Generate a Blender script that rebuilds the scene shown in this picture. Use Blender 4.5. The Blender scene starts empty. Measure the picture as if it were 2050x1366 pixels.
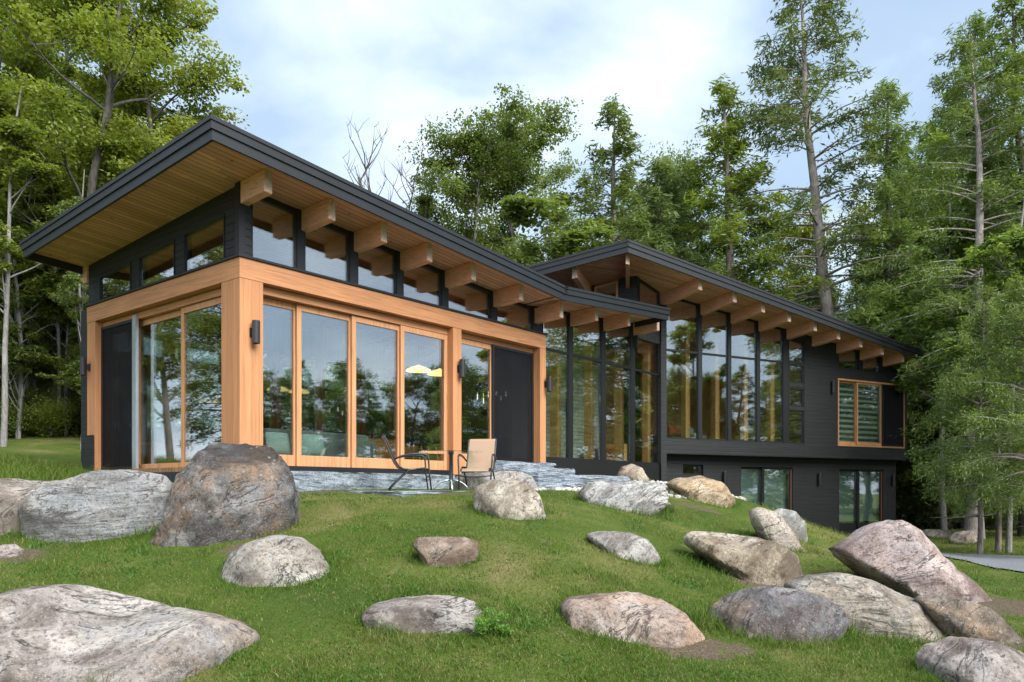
import bpy, math, random
import numpy as np
from mathutils import Vector, Matrix
random.seed(7); RNG = np.random.default_rng(7)
S = bpy.context.scene; COL = S.collection
R = math.radians
# ------------------------------------------------------------------ camera model
F0, CX, HY, EYE = 1577.0, 1025.0, 982.0, 1.6
def ray(px, py): return (px-CX)/F0, (HY-py)/F0
def at(px, py, Y):
    a, b = ray(px, py); return np.array((a*Y, Y, EYE+b*Y))
# ------------------------------------------------------------------ mesh helpers
class MB:
    def __init__(s): s.v = []; s.f = []
    def add(s, vs, fs):
        n = len(s.v); s.v += [tuple(map(float, p)) for p in vs]; s.f += [tuple(i+n for i in f) for f in fs]
    def prism(s, a, b):                       # two matching loops
        n = len(a); fs = [tuple(range(n))[::-1], tuple(range(n, 2*n))]
        for i in range(n): j = (i+1) % n; fs.append((i, j, n+j, n+i))
        s.add(list(a)+list(b), fs)
    def ring(s, o0, i0, o1, i1):              # frame: outer/inner loop front, outer/inner loop back
        n = len(o0); fs = []
        for k in range(n):
            j = (k+1) % n
            fs += [(k, j, n+j, n+k), (2*n+k, 3*n+k, 3*n+j, 2*n+j), (k, 2*n+k, 2*n+j, j), (n+k, n+j, 3*n+j, 3*n+k)]
        s.add(list(o0)+list(i0)+list(o1)+list(i1), fs)
    def tube(s, pts, rad, n=8, cap=True):
        pts = [np.array(p, float) for p in pts]; m = len(pts)
        if not hasattr(rad, '__len__'): rad = [rad]*m
        vs = []; up = np.array((0.13, 0.21, 0.97))
        for i, p in enumerate(pts):
            t = pts[min(i+1, m-1)]-pts[max(i-1, 0)]; t = t/(np.linalg.norm(t)+1e-9)
            x = np.cross(t, up)
            if np.linalg.norm(x) < .05: x = np.cross(t, (1, 0, 0))
            x /= np.linalg.norm(x); y = np.cross(t, x)
            for k in range(n):
                c = 2*math.pi*k/n; vs.append(p+rad[i]*(x*math.cos(c)+y*math.sin(c)))
        fs = []
        for i in range(m-1):
            for k in range(n):
                j = (k+1) % n; fs.append((i*n+k, i*n+j, (i+1)*n+j, (i+1)*n+k))
        if cap: fs += [tuple(range(n))[::-1], tuple(range((m-1)*n, m*n))]
        s.add(vs, fs)
    def box(s, x0, x1, y0, y1, z0, z1):
        s.prism([(x0, y0, z0), (x1, y0, z0), (x1, y1, z0), (x0, y1, z0)], [(x0, y0, z1), (x1, y0, z1), (x1, y1, z1), (x0, y1, z1)])
    def lathe(s, prof, n=20, c=(0, 0, 0)):
        vs = [(c[0]+r*math.cos(2*math.pi*k/n), c[1]+r*math.sin(2*math.pi*k/n), c[2]+z) for r, z in prof for k in range(n)]
        fs = [(i*n+k, i*n+(k+1) % n, (i+1)*n+(k+1) % n, (i+1)*n+k) for i in range(len(prof)-1) for k in range(n)]
        s.add(vs, fs)
    def build(s, name, m, parent=None, smooth=False, bevel=0, org=None, label=None):
        me = bpy.data.meshes.new(name)
        o3 = np.array(org if org is not None else (root_of(parent) if parent else (0, 0, 0)), float)
        me.from_pydata([tuple(np.array(p)-o3) for p in s.v], [], s.f); me.materials.append(m)
        import bmesh
        b = bmesh.new(); b.from_mesh(me); bmesh.ops.recalc_face_normals(b, faces=b.faces); b.to_mesh(me); b.free()
        if smooth: me.shade_smooth()
        o = bpy.data.objects.new(name, me); COL.objects.link(o)
        if parent: o.parent = parent
        else: o.location = tuple(o3)
        if bevel:
            md = o.modifiers.new('bevel', 'BEVEL'); md.width = bevel; md.segments = 2; md.limit_method = 'ANGLE'
        if label: o['label'] = label
        return o
def root_of(o):
    p = np.zeros(3)
    while o is not None: p += np.array(o.location); o = o.parent
    return p
def tag(o, label, cat, group=None, kind=None):
    if label: o['label'] = label
    if cat: o['category'] = cat
    if group: o['group'] = group
    if kind: o['kind'] = kind
    return o
def struct(o, kind='structure', label=None):
    o['kind'] = kind
    if label: o['label'] = label
    return o
def thing(name, label, cat, loc, group=None, rz=0):
    o = bpy.data.objects.new(name, None); COL.objects.link(o); o.location = tuple(map(float, loc)); o.rotation_euler = (0, 0, rz); o.empty_display_size = .2
    return tag(o, label, cat, group)
def mesh_np(name, v, f, m, smooth=False):
    me = bpy.data.meshes.new(name); v = np.asarray(v, np.float32); f = np.asarray(f, np.int32); k = f.shape[1]
    me.vertices.add(len(v)); me.vertices.foreach_set('co', v.ravel())
    me.loops.add(f.size); me.loops.foreach_set('vertex_index', f.ravel())
    me.polygons.add(len(f)); me.polygons.foreach_set('loop_start', np.arange(0, f.size, k, dtype=np.int32))
    me.polygons.foreach_set('use_smooth', np.full(len(f), smooth)); me.materials.append(m)
    me.update(calc_edges=True); me.validate(); return me
def obj_np(name, me, loc=(0, 0, 0), parent=None):
    o = bpy.data.objects.new(name, me); COL.objects.link(o); o.location = tuple(loc)
    if parent: o.parent = parent
    return o
# ------------------------------------------------------------------ numpy noise
def _h(i, j, k, s):
    n = (i*374761393+j*668265263+k*1274126177+s*362437) & 0xffffffff
    n = ((n ^ (n >> 13))*1274126177) & 0xffffffff
    return ((n ^ (n >> 16)) & 0xffff)/65535.0
def vnoise(p, s=0):
    p = np.asarray(p, float); i = np.floor(p).astype(np.int64); f = p-i; f = f*f*(3-2*f); o = 0
    for a in (0, 1):
        for b in (0, 1):
            for c in (0, 1):
                w = (f[:, 0] if a else 1-f[:, 0])*(f[:, 1] if b else 1-f[:, 1])*(f[:, 2] if c else 1-f[:, 2])
                o = o+w*_h(i[:, 0]+a, i[:, 1]+b, i[:, 2]+c, s)
    return o*2-1
def fbm(p, s=0, o=4):
    r = 0; a = 1.; t = 0
    for k in range(o): r = r+a*vnoise(p*2**k, s+k*17); t += a; a *= .5
    return r/t
# ------------------------------------------------------------------ materials
class NT:
    def __init__(s, name, world=False):
        if world: s.o = bpy.data.worlds.new(name); s.o.use_nodes = True
        else: s.o = bpy.data.materials.new(name); s.o.use_nodes = True
        s.t = s.o.node_tree; s.t.nodes.clear()
    def n(s, typ, ins=None, **kw):
        x = s.t.nodes.new(typ)
        for k, v in kw.items(): setattr(x, k, v)
        for k, v in (ins or {}).items():
            sk = x.inputs[k]
            if isinstance(v, bpy.types.NodeSocket): s.t.links.new(v, sk)
            elif isinstance(v, bpy.types.Node): s.t.links.new(v.outputs[0], sk)
            else: sk.default_value = v
        return x
    def coord(s, scale=(1, 1, 1), rot=0, src='Object'):
        tc = s.n('ShaderNodeTexCoord'); m = s.n('ShaderNodeMapping', {0: tc.outputs[src], 'Rotation': (0, 0, rot)})
        return s.n('ShaderNodeMapping', {0: m.outputs[0], 'Scale': scale}).outputs[0]
    def noise(s, vec, scale=1, detail=4, rough=.55, dist=0): return s.n('ShaderNodeTexNoise', {'Vector': vec, 'Scale': scale, 'Detail': detail, 'Roughness': rough, 'Distortion': dist}).outputs[0]
    def ramp(s, f, stops):
        r = s.n('ShaderNodeValToRGB', {0: f}); e = r.color_ramp.elements
        while len(e) < len(stops): e.new(.5)
        for x, (p, c) in zip(e, stops):
            x.position = p; x.color = (*c, 1) if hasattr(c, '__len__') else (c, c, c, 1)
        return r.outputs[0]
    def mix(s, f, a, b, mode='MIX'):
        x = s.n('ShaderNodeMix', data_type='RGBA', blend_type=mode)
        for k, v in ((0, f), (6, a), (7, b)):
            if isinstance(v, bpy.types.NodeSocket): s.t.links.new(v, x.inputs[k])
            else: x.inputs[k].default_value = v if (k == 0) else ((*v, 1) if len(v) == 3 else v)
        return x.outputs[2]
    def math(s, op, a, b=0.): return s.n('ShaderNodeMath', {0: a, 1: b}, operation=op).outputs[0]
    def bump(s, h, st=.3, d=.02): return s.n('ShaderNodeBump', {'Height': h, 'Strength': st, 'Distance': d}).outputs[0]
    def out(s, sh): s.n('ShaderNodeOutputMaterial', {0: sh}); return s.o
    def pbr(s, col, rough=.6, bump=None, spec=.5, metal=0., extra=None):
        d = {'Roughness': rough, 'Specular IOR Level': spec, 'Metallic': metal}
        if bump is not None: d['Normal'] = bump
        d['Base Color'] = (*col, 1) if isinstance(col, tuple) else col
        d.update(extra or {})
        return s.out(s.n('ShaderNodeBsdfPrincipled', d).outputs[0])
def m_plain(name, col, rough=.6, metal=0., nz=.15, sc=8, spec=.5):
    n = NT(name); f = n.noise(n.coord(), sc, 5)
    c = n.ramp(f, [(.25, tuple(x*(1-nz) for x in col)), (.75, tuple(min(1, x*(1+nz)) for x in col))])
    return n.pbr(c, rough, n.bump(f, .08, .01), spec, metal)
def m_wood(name, base, scale, rot=0, dark=.55, rough=.55, boards=None, lam=None):
    n = NT(name); v = n.coord(scale, rot)
    g = n.noise(v, 1, 6, .6, .6); big = n.noise(n.coord((.9, .9, .9)), 1.3, 3)
    c = n.ramp(g, [(.28, tuple(x*dark for x in base)), (.52, base), (.8, tuple(min(1, x*1.3) for x in base))])
    c = n.mix(n.math('MULTIPLY', big, .45), c, tuple(x*.72 for x in base))
    h = g
    if boards:
        ax, wd = boards; sep = n.n('ShaderNodeSeparateXYZ', {0: n.coord((1, 1, 1), rot)})
        q = n.math('DIVIDE', sep.outputs[ax], wd); fl = n.math('FLOOR', q); fr = n.math('FRACT', q)
        # butt joints along the board
        along = n.math('DIVIDE', sep.outputs[1-ax], 2.7); sh = n.n('ShaderNodeTexWhiteNoise', {'W': fl}, noise_dimensions='1D').outputs[0]
        pc = n.math('FLOOR', n.math('ADD', along, n.math('MULTIPLY', sh, 7.)))
        wn = n.n('ShaderNodeTexWhiteNoise', {'Vector': n.n('ShaderNodeCombineXYZ', {0: fl, 1: pc}).outputs[0]}, noise_dimensions='3D').outputs[0]
        c = n.mix(n.ramp(wn, [(0, 0.), (1, .85)]), c, tuple(x*.55 for x in base))
        kn = n.n('ShaderNodeTexVoronoi', {'Vector': n.coord((1, 1, 1), rot), 'Scale': 3.1}).outputs[0]
        c = n.mix(n.ramp(kn, [(.05, .85), (.13, 0.)]), c, tuple(x*.22 for x in base))
        gr = n.ramp(n.math('ABSOLUTE', n.math('SUBTRACT', fr, .5)), [(.42, 0.), (.47, 1.)])
        c = n.mix(n.math('MULTIPLY', gr, .92), c, tuple(x*.18 for x in base)); h = n.math('SUBTRACT', g, n.math('MULTIPLY', gr, 2.))
    if lam:                                                 # boards glued edge to edge along both faces of a post
        sep = n.n('ShaderNodeSeparateXYZ', {0: n.coord((1, 1, 1), rot)})
        for ax in (0, 1):
            q = n.math('ADD', n.math('DIVIDE', sep.outputs[ax], lam), .5); fr = n.math('FRACT', q)
            wn = n.n('ShaderNodeTexWhiteNoise', {'W': n.math('ADD', n.math('FLOOR', q), 3.7*ax)}, noise_dimensions='1D').outputs[0]
            c = n.mix(n.ramp(wn, [(0, 0.), (1, .42)]), c, tuple(x*.62 for x in base))
            c = n.mix(n.ramp(n.math('ABSOLUTE', n.math('SUBTRACT', fr, .5)), [(.475, 0.), (.49, .6)]), c, tuple(x*.3 for x in base))
        st = n.noise(n.coord((7, 7, .35)), 1, 5, .6); c = n.mix(n.ramp(st, [(.52, 0.), (.75, .4)]), c, tuple(x*.5 for x in base))
    return n.pbr(c, rough, n.bump(h, .25, .006), .35)
A1 = math.atan2(.778, .628); A2 = math.atan2(.4733, .881)
CED = (.60, .275, .125)
M = {}
M['cedar_v'] = m_wood('cedar_vertical_grain', tuple(x*1.12 for x in CED), (26, 26, .9), -A1, rough=.5, lam=.149)
M['cedar_h'] = m_wood('cedar_horizontal_grain', CED, (1.1, 1.1, 30), rough=.5)
M['cedar_d'] = m_wood('cedar_door_frame', (.64, .315, .15), (22, 22, 1.2), rough=.45)
M['soffit_l'] = m_wood('soffit_boards_left', (.97, .50, .355), (1.3, 32, 32), -A1, boards=(1, .125))
M['soffit_r'] = m_wood('soffit_boards_right', (.97, .50, .355), (1.3, 32, 32), -A2, boards=(1, .125))
M['beam'] = m_wood('fir_beam', (.85, .44, .30), (5, 5, 34), dark=.6)
M['endg'] = m_wood('weathered_end_grain', (.66, .50, .41), (18, 18, 9), dark=.5, rough=.8)
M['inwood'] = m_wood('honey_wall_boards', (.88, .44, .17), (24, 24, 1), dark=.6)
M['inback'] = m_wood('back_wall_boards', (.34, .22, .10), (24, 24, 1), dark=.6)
M['infloor'] = m_wood('oak_floor', (.40, .24, .12), (1.5, 20, 20), -A1, boards=(1, .12))
def m_siding():
    n = NT('black_siding'); sep = n.n('ShaderNodeSeparateXYZ', {0: n.coord()}); fr = n.math('FRACT', n.math('DIVIDE', sep.outputs[2], .135)); fl = n.math('FLOOR', n.math('DIVIDE', sep.outputs[2], .135))
    g = n.noise(n.coord((1.2, 1.2, 45)), 1, 6, .65); wn = n.n('ShaderNodeTexWhiteNoise', {'W': fl}, noise_dimensions='1D').outputs[0]
    c = n.ramp(g, [(.3, (.011, .0118, .0128)), (.7, (.029, .031, .033))]); c = n.mix(n.math('MULTIPLY', wn, .5), c, (.0165, .0175, .0188))
    gr = n.ramp(fr, [(.0, 1.), (.07, 0.), (.93, 0.), (1, .6)]); c = n.mix(n.math('MULTIPLY', gr, .8), c, (.003, .003, .004))
    h = n.math('SUBTRACT', n.math('MULTIPLY', g, .5), n.math('MULTIPLY', gr, 1.2))
    return n.pbr(c, .6, n.bump(h, .6, .012), .4)
M['siding'] = m_siding()
M['metal'] = m_plain('slate_grey_metal', (.0125, .0145, .0175), .5, 0, .18, 3)
M['roofing'] = m_plain('dark_roofing', (.02, .021, .024), .75, 0, .3, 12)
M['black'] = m_plain('black_trim', (.011, .0118, .013), .45, 0, .15, 5)
M['concrete'] = m_plain('dark_foundation', (.022, .025, .03), .8, 0, .3, 7)
def m_glass(name, tint=(.89, .95, .92), f0=.25):
    n = NT(name); g = n.n('ShaderNodeNewGeometry'); d = n.n('ShaderNodeVectorMath', {0: g.outputs['Incoming'], 1: g.outputs['Normal']}, operation='DOT_PRODUCT').outputs['Value']
    k = n.math('POWER', n.math('SUBTRACT', 1., n.math('ABSOLUTE', d)), 4.)
    fr = n.math('MINIMUM', n.math('ADD', n.math('MULTIPLY', k, 1-f0), f0), 1.)
    g = n.n('ShaderNodeBsdfGlossy', {'Color': (.96, .98, 1, 1), 'Roughness': .0}).outputs[0]; t = n.n('ShaderNodeBsdfTransparent', {'Color': (*tint, 1)}).outputs[0]
    return n.out(n.n('ShaderNodeMixShader', {0: fr, 1: t, 2: g}).outputs[0])
M['glass'] = m_glass('window_glass'); M['tglass'] = m_glass('table_glass', (.85, .95, .92), .05)
def m_screen():
    n = NT('insect_mesh'); d = n.n('ShaderNodeBsdfPrincipled', {'Base Color': (.012, .012, .014, 1), 'Roughness': .7, 'Specular IOR Level': .2}).outputs[0]; t = n.n('ShaderNodeBsdfTransparent', {'Color': (.8, .8, .85, 1)}).outputs[0]
    return n.out(n.n('ShaderNodeMixShader', {0: .62, 1: t, 2: d}).outputs[0])
M['screen'] = m_screen()
def m_rock():
    n = NT('field_boulder'); oi = n.n('ShaderNodeObjectInfo'); tc = n.n('ShaderNodeTexCoord')
    off = n.n('ShaderNodeVectorMath', {0: tc.outputs['Object'], 1: n.n('ShaderNodeVectorMath', {0: oi.outputs['Random'], 1: (37., 53., 71.)}, operation='MULTIPLY').outputs[0]}, operation='ADD').outputs[0]
    rot = n.n('ShaderNodeVectorRotate', {'Vector': off, 'Axis': (.3, .8, .4), 'Angle': n.math('MULTIPLY', oi.outputs['Random'], 2.2)}).outputs[0]
    r2 = n.n('ShaderNodeTexWhiteNoise', {'W': n.math('MULTIPLY', oi.outputs['Random'], 917.)}, noise_dimensions='1D').outputs[0]
    sq_ = n.n('ShaderNodeCombineXYZ', {0: 1., 1: 1.2, 2: n.math('ADD', 1.4, n.math('MULTIPLY', r2, 4.2))}).outputs[0]
    band = n.noise(n.n('ShaderNodeVectorMath', {0: rot, 1: sq_}, operation='MULTIPLY').outputs[0], 1.7, 9, .66, .9)
    blot = n.noise(off, 1.25, 6, .62, .8); fine = n.noise(off, 26, 6, .72); sp = n.noise(off, 70, 2, .6)
    base = oi.outputs['Color']
    dk = n.mix(1., base, (.36, .33, .31), 'MULTIPLY'); lt = n.mix(.26, base, (.66, .62, .56)); rust = n.mix(.5, base, (.40, .22, .10)); blue = n.mix(.55, base, (.22, .25, .28))
    c = n.mix(n.ramp(band, [(.36, 0.), (.62, 1.)]), dk, base)
    c = n.mix(n.ramp(blot, [(.50, 0.), (.62, .85)]), c, lt)
    b2 = n.noise(n.n('ShaderNodeVectorMath', {0: off, 1: (11., 3., 5.)}, operation='ADD').outputs[0], 1.1, 6, .65, .6); c = n.mix(n.ramp(b2, [(.53, 0.), (.68, .8)]), c, rust)
    b3 = n.noise(n.n('ShaderNodeVectorMath', {0: off, 1: (5., 23., 15.)}, operation='ADD').outputs[0], 1.4, 7, .65, .6); c = n.mix(n.ramp(b3, [(.52, 0.), (.66, .75)]), c, blue)
    c = n.mix(n.ramp(fine, [(.36, .78), (.50, 0.)]), c, (.05, .046, .042)); c = n.mix(n.ramp(sp, [(.58, 0.), (.72, .5)]), c, n.mix(.55, base, (.72, .69, .64)))
    w1 = n.noise(n.n('ShaderNodeVectorMath', {0: rot, 1: (.7, .8, 2.6)}, operation='MULTIPLY').outputs[0], 1.1, 7, .6, 1.5)
    ck = n.math('MULTIPLY', n.ramp(n.math('ABSOLUTE', n.math('SUBTRACT', w1, .5)), [(.0, 1.), (.013, 0.)]), n.ramp(blot, [(.44, 0.), (.52, 1.)]))
    c = n.mix(n.math('MULTIPLY', ck, .8), c, (.05, .045, .04))
    b4 = n.noise(n.n('ShaderNodeVectorMath', {0: off, 1: (41., 3., 8.)}, operation='ADD').outputs[0], 1.0, 8, .7, .5); c = n.mix(n.ramp(b4, [(.52, 0.), (.60, .8)]), c, n.mix(1., base, (.30, .27, .25), 'MULTIPLY'))
    li = n.n('ShaderNodeTexVoronoi', {'Vector': off, 'Scale': 9., 'Randomness': 1.}).outputs[0]; lic = n.math('MULTIPLY', n.ramp(n.math('ADD', li, n.math('MULTIPLY', fine, .35)), [(.30, 1.), (.36, 0.)]), n.ramp(b2, [(.45, 0.), (.55, .55)])); c = n.mix(lic, c, n.mix(.5, base, (.46, .48, .40)))
    h = n.math('ADD', n.math('ADD', n.math('MULTIPLY', band, 1.3), n.math('MULTIPLY', fine, .5)), n.math('MULTIPLY', ck, -.5))
    return n.pbr(c, .88, n.bump(h, .85, .045), .25)
M['rock'] = m_rock()
def m_slab():
    n = NT('bluestone'); a = n.noise(n.coord((2, 2, 4.5)), 2.2, 8, .68, .7); f = n.noise(n.coord(), 30, 5, .7)
    c = n.ramp(a, [(.25, (.10, .12, .145)), (.5, (.27, .31, .35)), (.78, (.48, .52, .56))]); c = n.mix(n.ramp(f, [(.4, .6), (.55, 0.)]), c, (.09, .10, .115))
    return n.pbr(c, .85, n.bump(n.math('ADD', a, f), .7, .03), .3)
M['slab'] = m_slab()
def m_stonewall():
    n = NT('ledge_stone_wall'); v = n.coord((1, 1, 1), -A1); sx = n.n('ShaderNodeSeparateXYZ', {0: v}); uv = n.n('ShaderNodeCombineXYZ', {0: sx.outputs[0], 1: sx.outputs[2]}).outputs[0]
    b = n.n('ShaderNodeTexBrick', {'Vector': uv, 'Color1': (.50, .52, .49, 1), 'Color2': (.80, .81, .77, 1), 'Mortar': (.12, .12, .115, 1), 'Scale': 1., 'Mortar Size': .008, 'Brick Width': .42, 'Row Height': .12, 'Bias': 0.}); b.offset = .37; b.squash = .6
    c = n.mix(.35, b.outputs[0], n.ramp(n.noise(n.coord(), 6, 5), [(.3, (.2, .2, .19)), (.7, (.6, .6, .57))]))
    return n.pbr(c, .85, n.bump(b.outputs[1], .5, -.02))
M['stonewall'] = m_stonewall()
def m_leaf(name, trans=.35, gloss=.0):
    n = NT(name); oi = n.n('ShaderNodeObjectInfo'); geo = n.n('ShaderNodeNewGeometry')
    rn = geo.outputs['Random Per Island']
    cl = n.noise(n.coord(), .55, 3, .6)
    c = n.mix(n.ramp(rn, [(0, 0.), (1, .55)]), oi.outputs['Color'], n.mix(1., oi.outputs['Color'], (.45, .55, .5), 'MULTIPLY'))
    c = n.mix(n.ramp(cl, [(.45, 0.), (.75, .5)]), c, n.mix(1., oi.outputs['Color'], (1.55, 1.4, 1.0), 'MULTIPLY'))
    d = n.n('ShaderNodeBsdfPrincipled', {'Base Color': c, 'Roughness': .55, 'Specular IOR Level': .3}).outputs[0]
    t = n.n('ShaderNodeBsdfTranslucent', {'Color': n.mix(1., c, (1.5, 1.5, .7), 'MULTIPLY')}).outputs[0]
    return n.out(n.n('ShaderNodeMixShader', {0: trans, 1: d, 2: t}).outputs[0])
M['leaf'] = m_leaf('foliage', .42); M['needle'] = m_leaf('needles', .34); 
def m_blade():
    n = NT('grass_blades'); oi = n.n('ShaderNodeObjectInfo'); geo = n.n('ShaderNodeNewGeometry'); p = n.noise(n.coord(), .55, 6, .6, .4); q = n.noise(n.coord(), 2.6, 4, .6)
    c = n.mix(n.ramp(geo.outputs['Random Per Island'], [(0, 0.), (1, .6)]), oi.outputs['Color'], n.mix(1., oi.outputs['Color'], (.5, .6, .5), 'MULTIPLY'))
    c = n.mix(n.ramp(p, [(.53, 0.), (.70, .7)]), c, (.26, .24, .08)); c = n.mix(n.ramp(q, [(.55, 0.), (.75, .45)]), c, (.28, .24, .11)); c = n.mix(n.ramp(q, [(.25, .6), (.42, 0.)]), c, (.05, .12, .012))
    d = n.n('ShaderNodeBsdfPrincipled', {'Base Color': c, 'Roughness': .6, 'Specular IOR Level': .2}).outputs[0]; t = n.n('ShaderNodeBsdfTranslucent', {'Color': c}).outputs[0]
    return n.out(n.n('ShaderNodeMixShader', {0: .3, 1: d, 2: t}).outputs[0])
M['blade'] = m_blade()
def m_bark(name, c0, c1, sc=(6, 6, 1.2)):
    n = NT(name); a = n.noise(n.coord(sc), 2.5, 7, .65, .5); b = n.noise(n.coord(), 1.1, 4)
    c = n.ramp(a, [(.3, c0), (.7, c1)]); c = n.mix(n.ramp(b, [(.5, 0.), (.7, .5)]), c, tuple(x*1.5 for x in c1))
    return n.pbr(c, .9, n.bump(a, .9, .05), .2)
M['barkpink'] = m_bark('pinkish_bark', (.16, .13, .125), (.50, .43, .41)); M['bark'] = m_bark('grey_bark', (.045, .04, .036), (.15, .135, .12)); M['barkpale'] = m_bark('pale_bark', (.13, .12, .115), (.33, .31, .29)); M['barkred'] = m_bark('hemlock_bark', (.10, .08, .073), (.34, .285, .26))
def m_ground():
    n = NT('lawn_soil'); p = n.noise(n.coord(), .55, 6, .6, .4); q = n.noise(n.coord(), 3.3, 6, .65); f = n.noise(n.coord((1, 1, 1)), 45, 4, .7)
    c = n.ramp(p, [(.33, (.05, .085, .012)), (.5, (.085, .125, .018)), (.60, (.14, .15, .04)), (.75, (.24, .20, .09))])
    c = n.mix(n.ramp(q, [(.55, 0.), (.72, .65)]), c, (.20, .165, .075)); c = n.mix(n.ramp(f, [(.38, .7), (.52, 0.)]), c, (.022, .033, .010))
    sx = n.n('ShaderNodeSeparateXYZ', {0: n.coord()})
    so_ = n.n('ShaderNodeAttribute', attribute_name='soil').outputs['Fac']; sm = n.ramp(n.math('ADD', so_, n.math('MULTIPLY', n.math('SUBTRACT', n.noise(n.coord(), 5, 6, .7), .5), 2.6)), [(.45, 0.), (.85, 1.)])
    c = n.mix(sm, c, n.ramp(f, [(.3, (.05, .036, .024)), (.55, (.13, .098, .066)), (.75, (.26, .22, .17))]))
    # forest floor beyond the lawn
    far = n.math('ADD', sx.outputs[1], n.math('MULTIPLY', q, 6.))
    c = n.mix(n.ramp(n.math('DIVIDE', far, 60.), [(.52, 0.), (.60, 1.)]), c, n.ramp(q, [(.35, (.028, .020, .012)), (.6, (.05, .05, .02)), (.75, (.02, .045, .01))]))
    return n.pbr(c, .95, n.bump(n.math('ADD', f, q), .8, .04), .15)
M['ground'] = m_ground()
def m_gravel(name, a, b):
    n = NT(name); f = n.noise(n.coord(), 55, 5, .7); g = n.noise(n.coord(), .8, 5); c = n.ramp(f, [(.3, a), (.7, b)]); c = n.mix(n.ramp(g, [(.45, 0.), (.7, .45)]), c, tuple(x*.6 for x in b))
    return n.pbr(c, .92, n.bump(f, .6, .02), .2)
M['gravel'] = m_gravel('grey_gravel', (.10, .105, .115), (.24, .25, .265)); M['dirt'] = m_gravel('bare_soil', (.045, .032, .02), (.14, .10, .065))
def m_blind():
    n = NT('zebra_blind'); sep = n.n('ShaderNodeSeparateXYZ', {0: n.coord()}); fr = n.math('FRACT', n.math('DIVIDE', sep.outputs[2], .19))
    c = n.ramp(fr, [(.0, (.05, .075, .08)), (.52, (.05, .075, .08)), (.56, (.62, .68, .66)), (1, (.62, .68, .66))]); return n.pbr(c, .8)
M['blind'] = m_blind()
M['shade'] = m_plain('pale_shade_fabric', (.24, .31, .30), .7, 0, .1, 60)
M['alu'] = m_plain('aluminium', (.55, .58, .62), .35, .7, .08, 4); M['chrome'] = m_plain('brushed_steel', (.62, .65, .68), .3, .8, .05, 9)
M['sling'] = m_plain('tan_sling_mesh', (.36, .235, .155), .7, 0, .12, 90); M['chairm'] = m_plain('dark_chair_metal', (.03, .034, .04), .4, .2, .1, 9)
M['lamp'] = m_plain('charcoal_lamp_metal', (.022, .024, .029), .4, 0, .1, 6)
M['cushion'] = m_plain('grey_green_cushion', (.36, .46, .44), .85, 0, .1, 14); M['sofa'] = m_plain('sofa_fabric', (.16, .17, .17), .9); M['jamb'] = m_plain('red_brown_jamb', (.19, .07, .04), .6); M['red'] = m_plain('rust_red_fabric', (.36, .06, .03), .85)
M['white'] = m_plain('white_linen', (.66, .67, .66), .85); M['ora'] = m_plain('terracotta', (.42, .12, .04), .7); M['darkwood'] = m_plain('dark_table_wood', (.07, .035, .018), .5)
M['wallin'] = m_plain('interior_plaster', (.30, .27, .21), .9); M['iron'] = m_plain('black_iron', (.012, .012, .013), .5)
def m_emit(name, c, s):
    n = NT(name); return n.out(n.n('ShaderNodeEmission', {'Color': (*c, 1), 'Strength': s}).outputs[0])
M['glow'] = m_emit('lit_lamp_shade', (1., .66, .25), 1.3); M['bulb'] = m_emit('lit_bulb', (1., .93, .8), 1.1)
# ------------------------------------------------------------------ terrain
def base_z(x, y):
    l = np.clip((-x-4)/40, 0, 1); return l*(2.6+np.clip((y-18)/25, 0, 1.6)*2.6)+np.clip((y-55)/60, 0, 3)*3
TP = [(0, 1366, 6.3), (500, 1366, 6.4), (1025, 1366, 6.5), (1500, 1366, 6.7), (2050, 1366, 6.9), (1025, 1240, 7.6), (1025, 1150, 8.75), (1025, 1075, 10.1), (1025, 1020, 11.5), (1025, 990, 13.1),
  (600, 1240, 7.6), (600, 1150, 8.9), (620, 1060, 10.4), (650, 990, 12.7), (820, 985, 13.2), (330, 1100, 9.8), (100, 1095, 10.3), (20, 1160, 8.9), (300, 1230, 7.7), (0, 985, 13), (173, 950, 16.6), (100, 918, 20), (50, 858, 25), (100, 832, 28),
  (1200, 1010, 13), (1400, 1022, 15), (1500, 1042, 14.5), (1350, 985, 19.5), (1480, 1005, 19), (1530, 1068, 18), (1620, 1078, 26), (1650, 1087, 24), (1640, 1110, 13.5), (1640, 1175, 10.8), (1700, 1118, 12.6), (1790, 1182, 10.6), (1900, 1112, 20), (2040, 1160, 14.3), (1400, 1100, 11.7), (1350, 1180, 9.5), (1480, 1150, 10.7), (1300, 1290, 7.6), (1600, 1290, 7.7), (1850, 1250, 9.4), (2040, 1280, 8.5), (1950, 1076, 27), (1200, 1150, 9.2), (1200, 1075, 10.7), (800, 1150, 8.8), (800, 1060, 10.4)]
P3 = [at(*t) for t in TP]
for x, y, z in [(0, 0, 0), (-5, 0, .1), (6, 0, 0), (-8, 5, .6), (10, 4, 0), (-5.2, 14.5, 1.72), (-3.6, 14.3, 1.6), (-2, 16, 1.6), (0, 18, 1.65), (2.5, 21.2, 1.85), (4, 23.4, 1.85), (6.5, 24.8, 1.35), (8.6, 25.8, .2), (13, 29, 0), (16, 20, 0), (22, 30, 0), (22, 45, 0), (0, 30, 1.5), (-8, 19, 2.0), (10, 40, .4), (-3, 40, 2.4), (0.8, 17, 1.62), (2.2, 18.5, 1.66)]: P3.append((x, y, z))
P3 = np.array(P3); _xy = P3[:, :2]; _rz = P3[:, 2]-base_z(P3[:, 0], P3[:, 1])
def _tps(r2): return np.where(r2 > 1e-12, .5*r2*np.log(np.maximum(r2, 1e-12)), 0)
_K = _tps(((_xy[:, None]-_xy[None])**2).sum(-1))+np.eye(len(_xy))*.6
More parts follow.
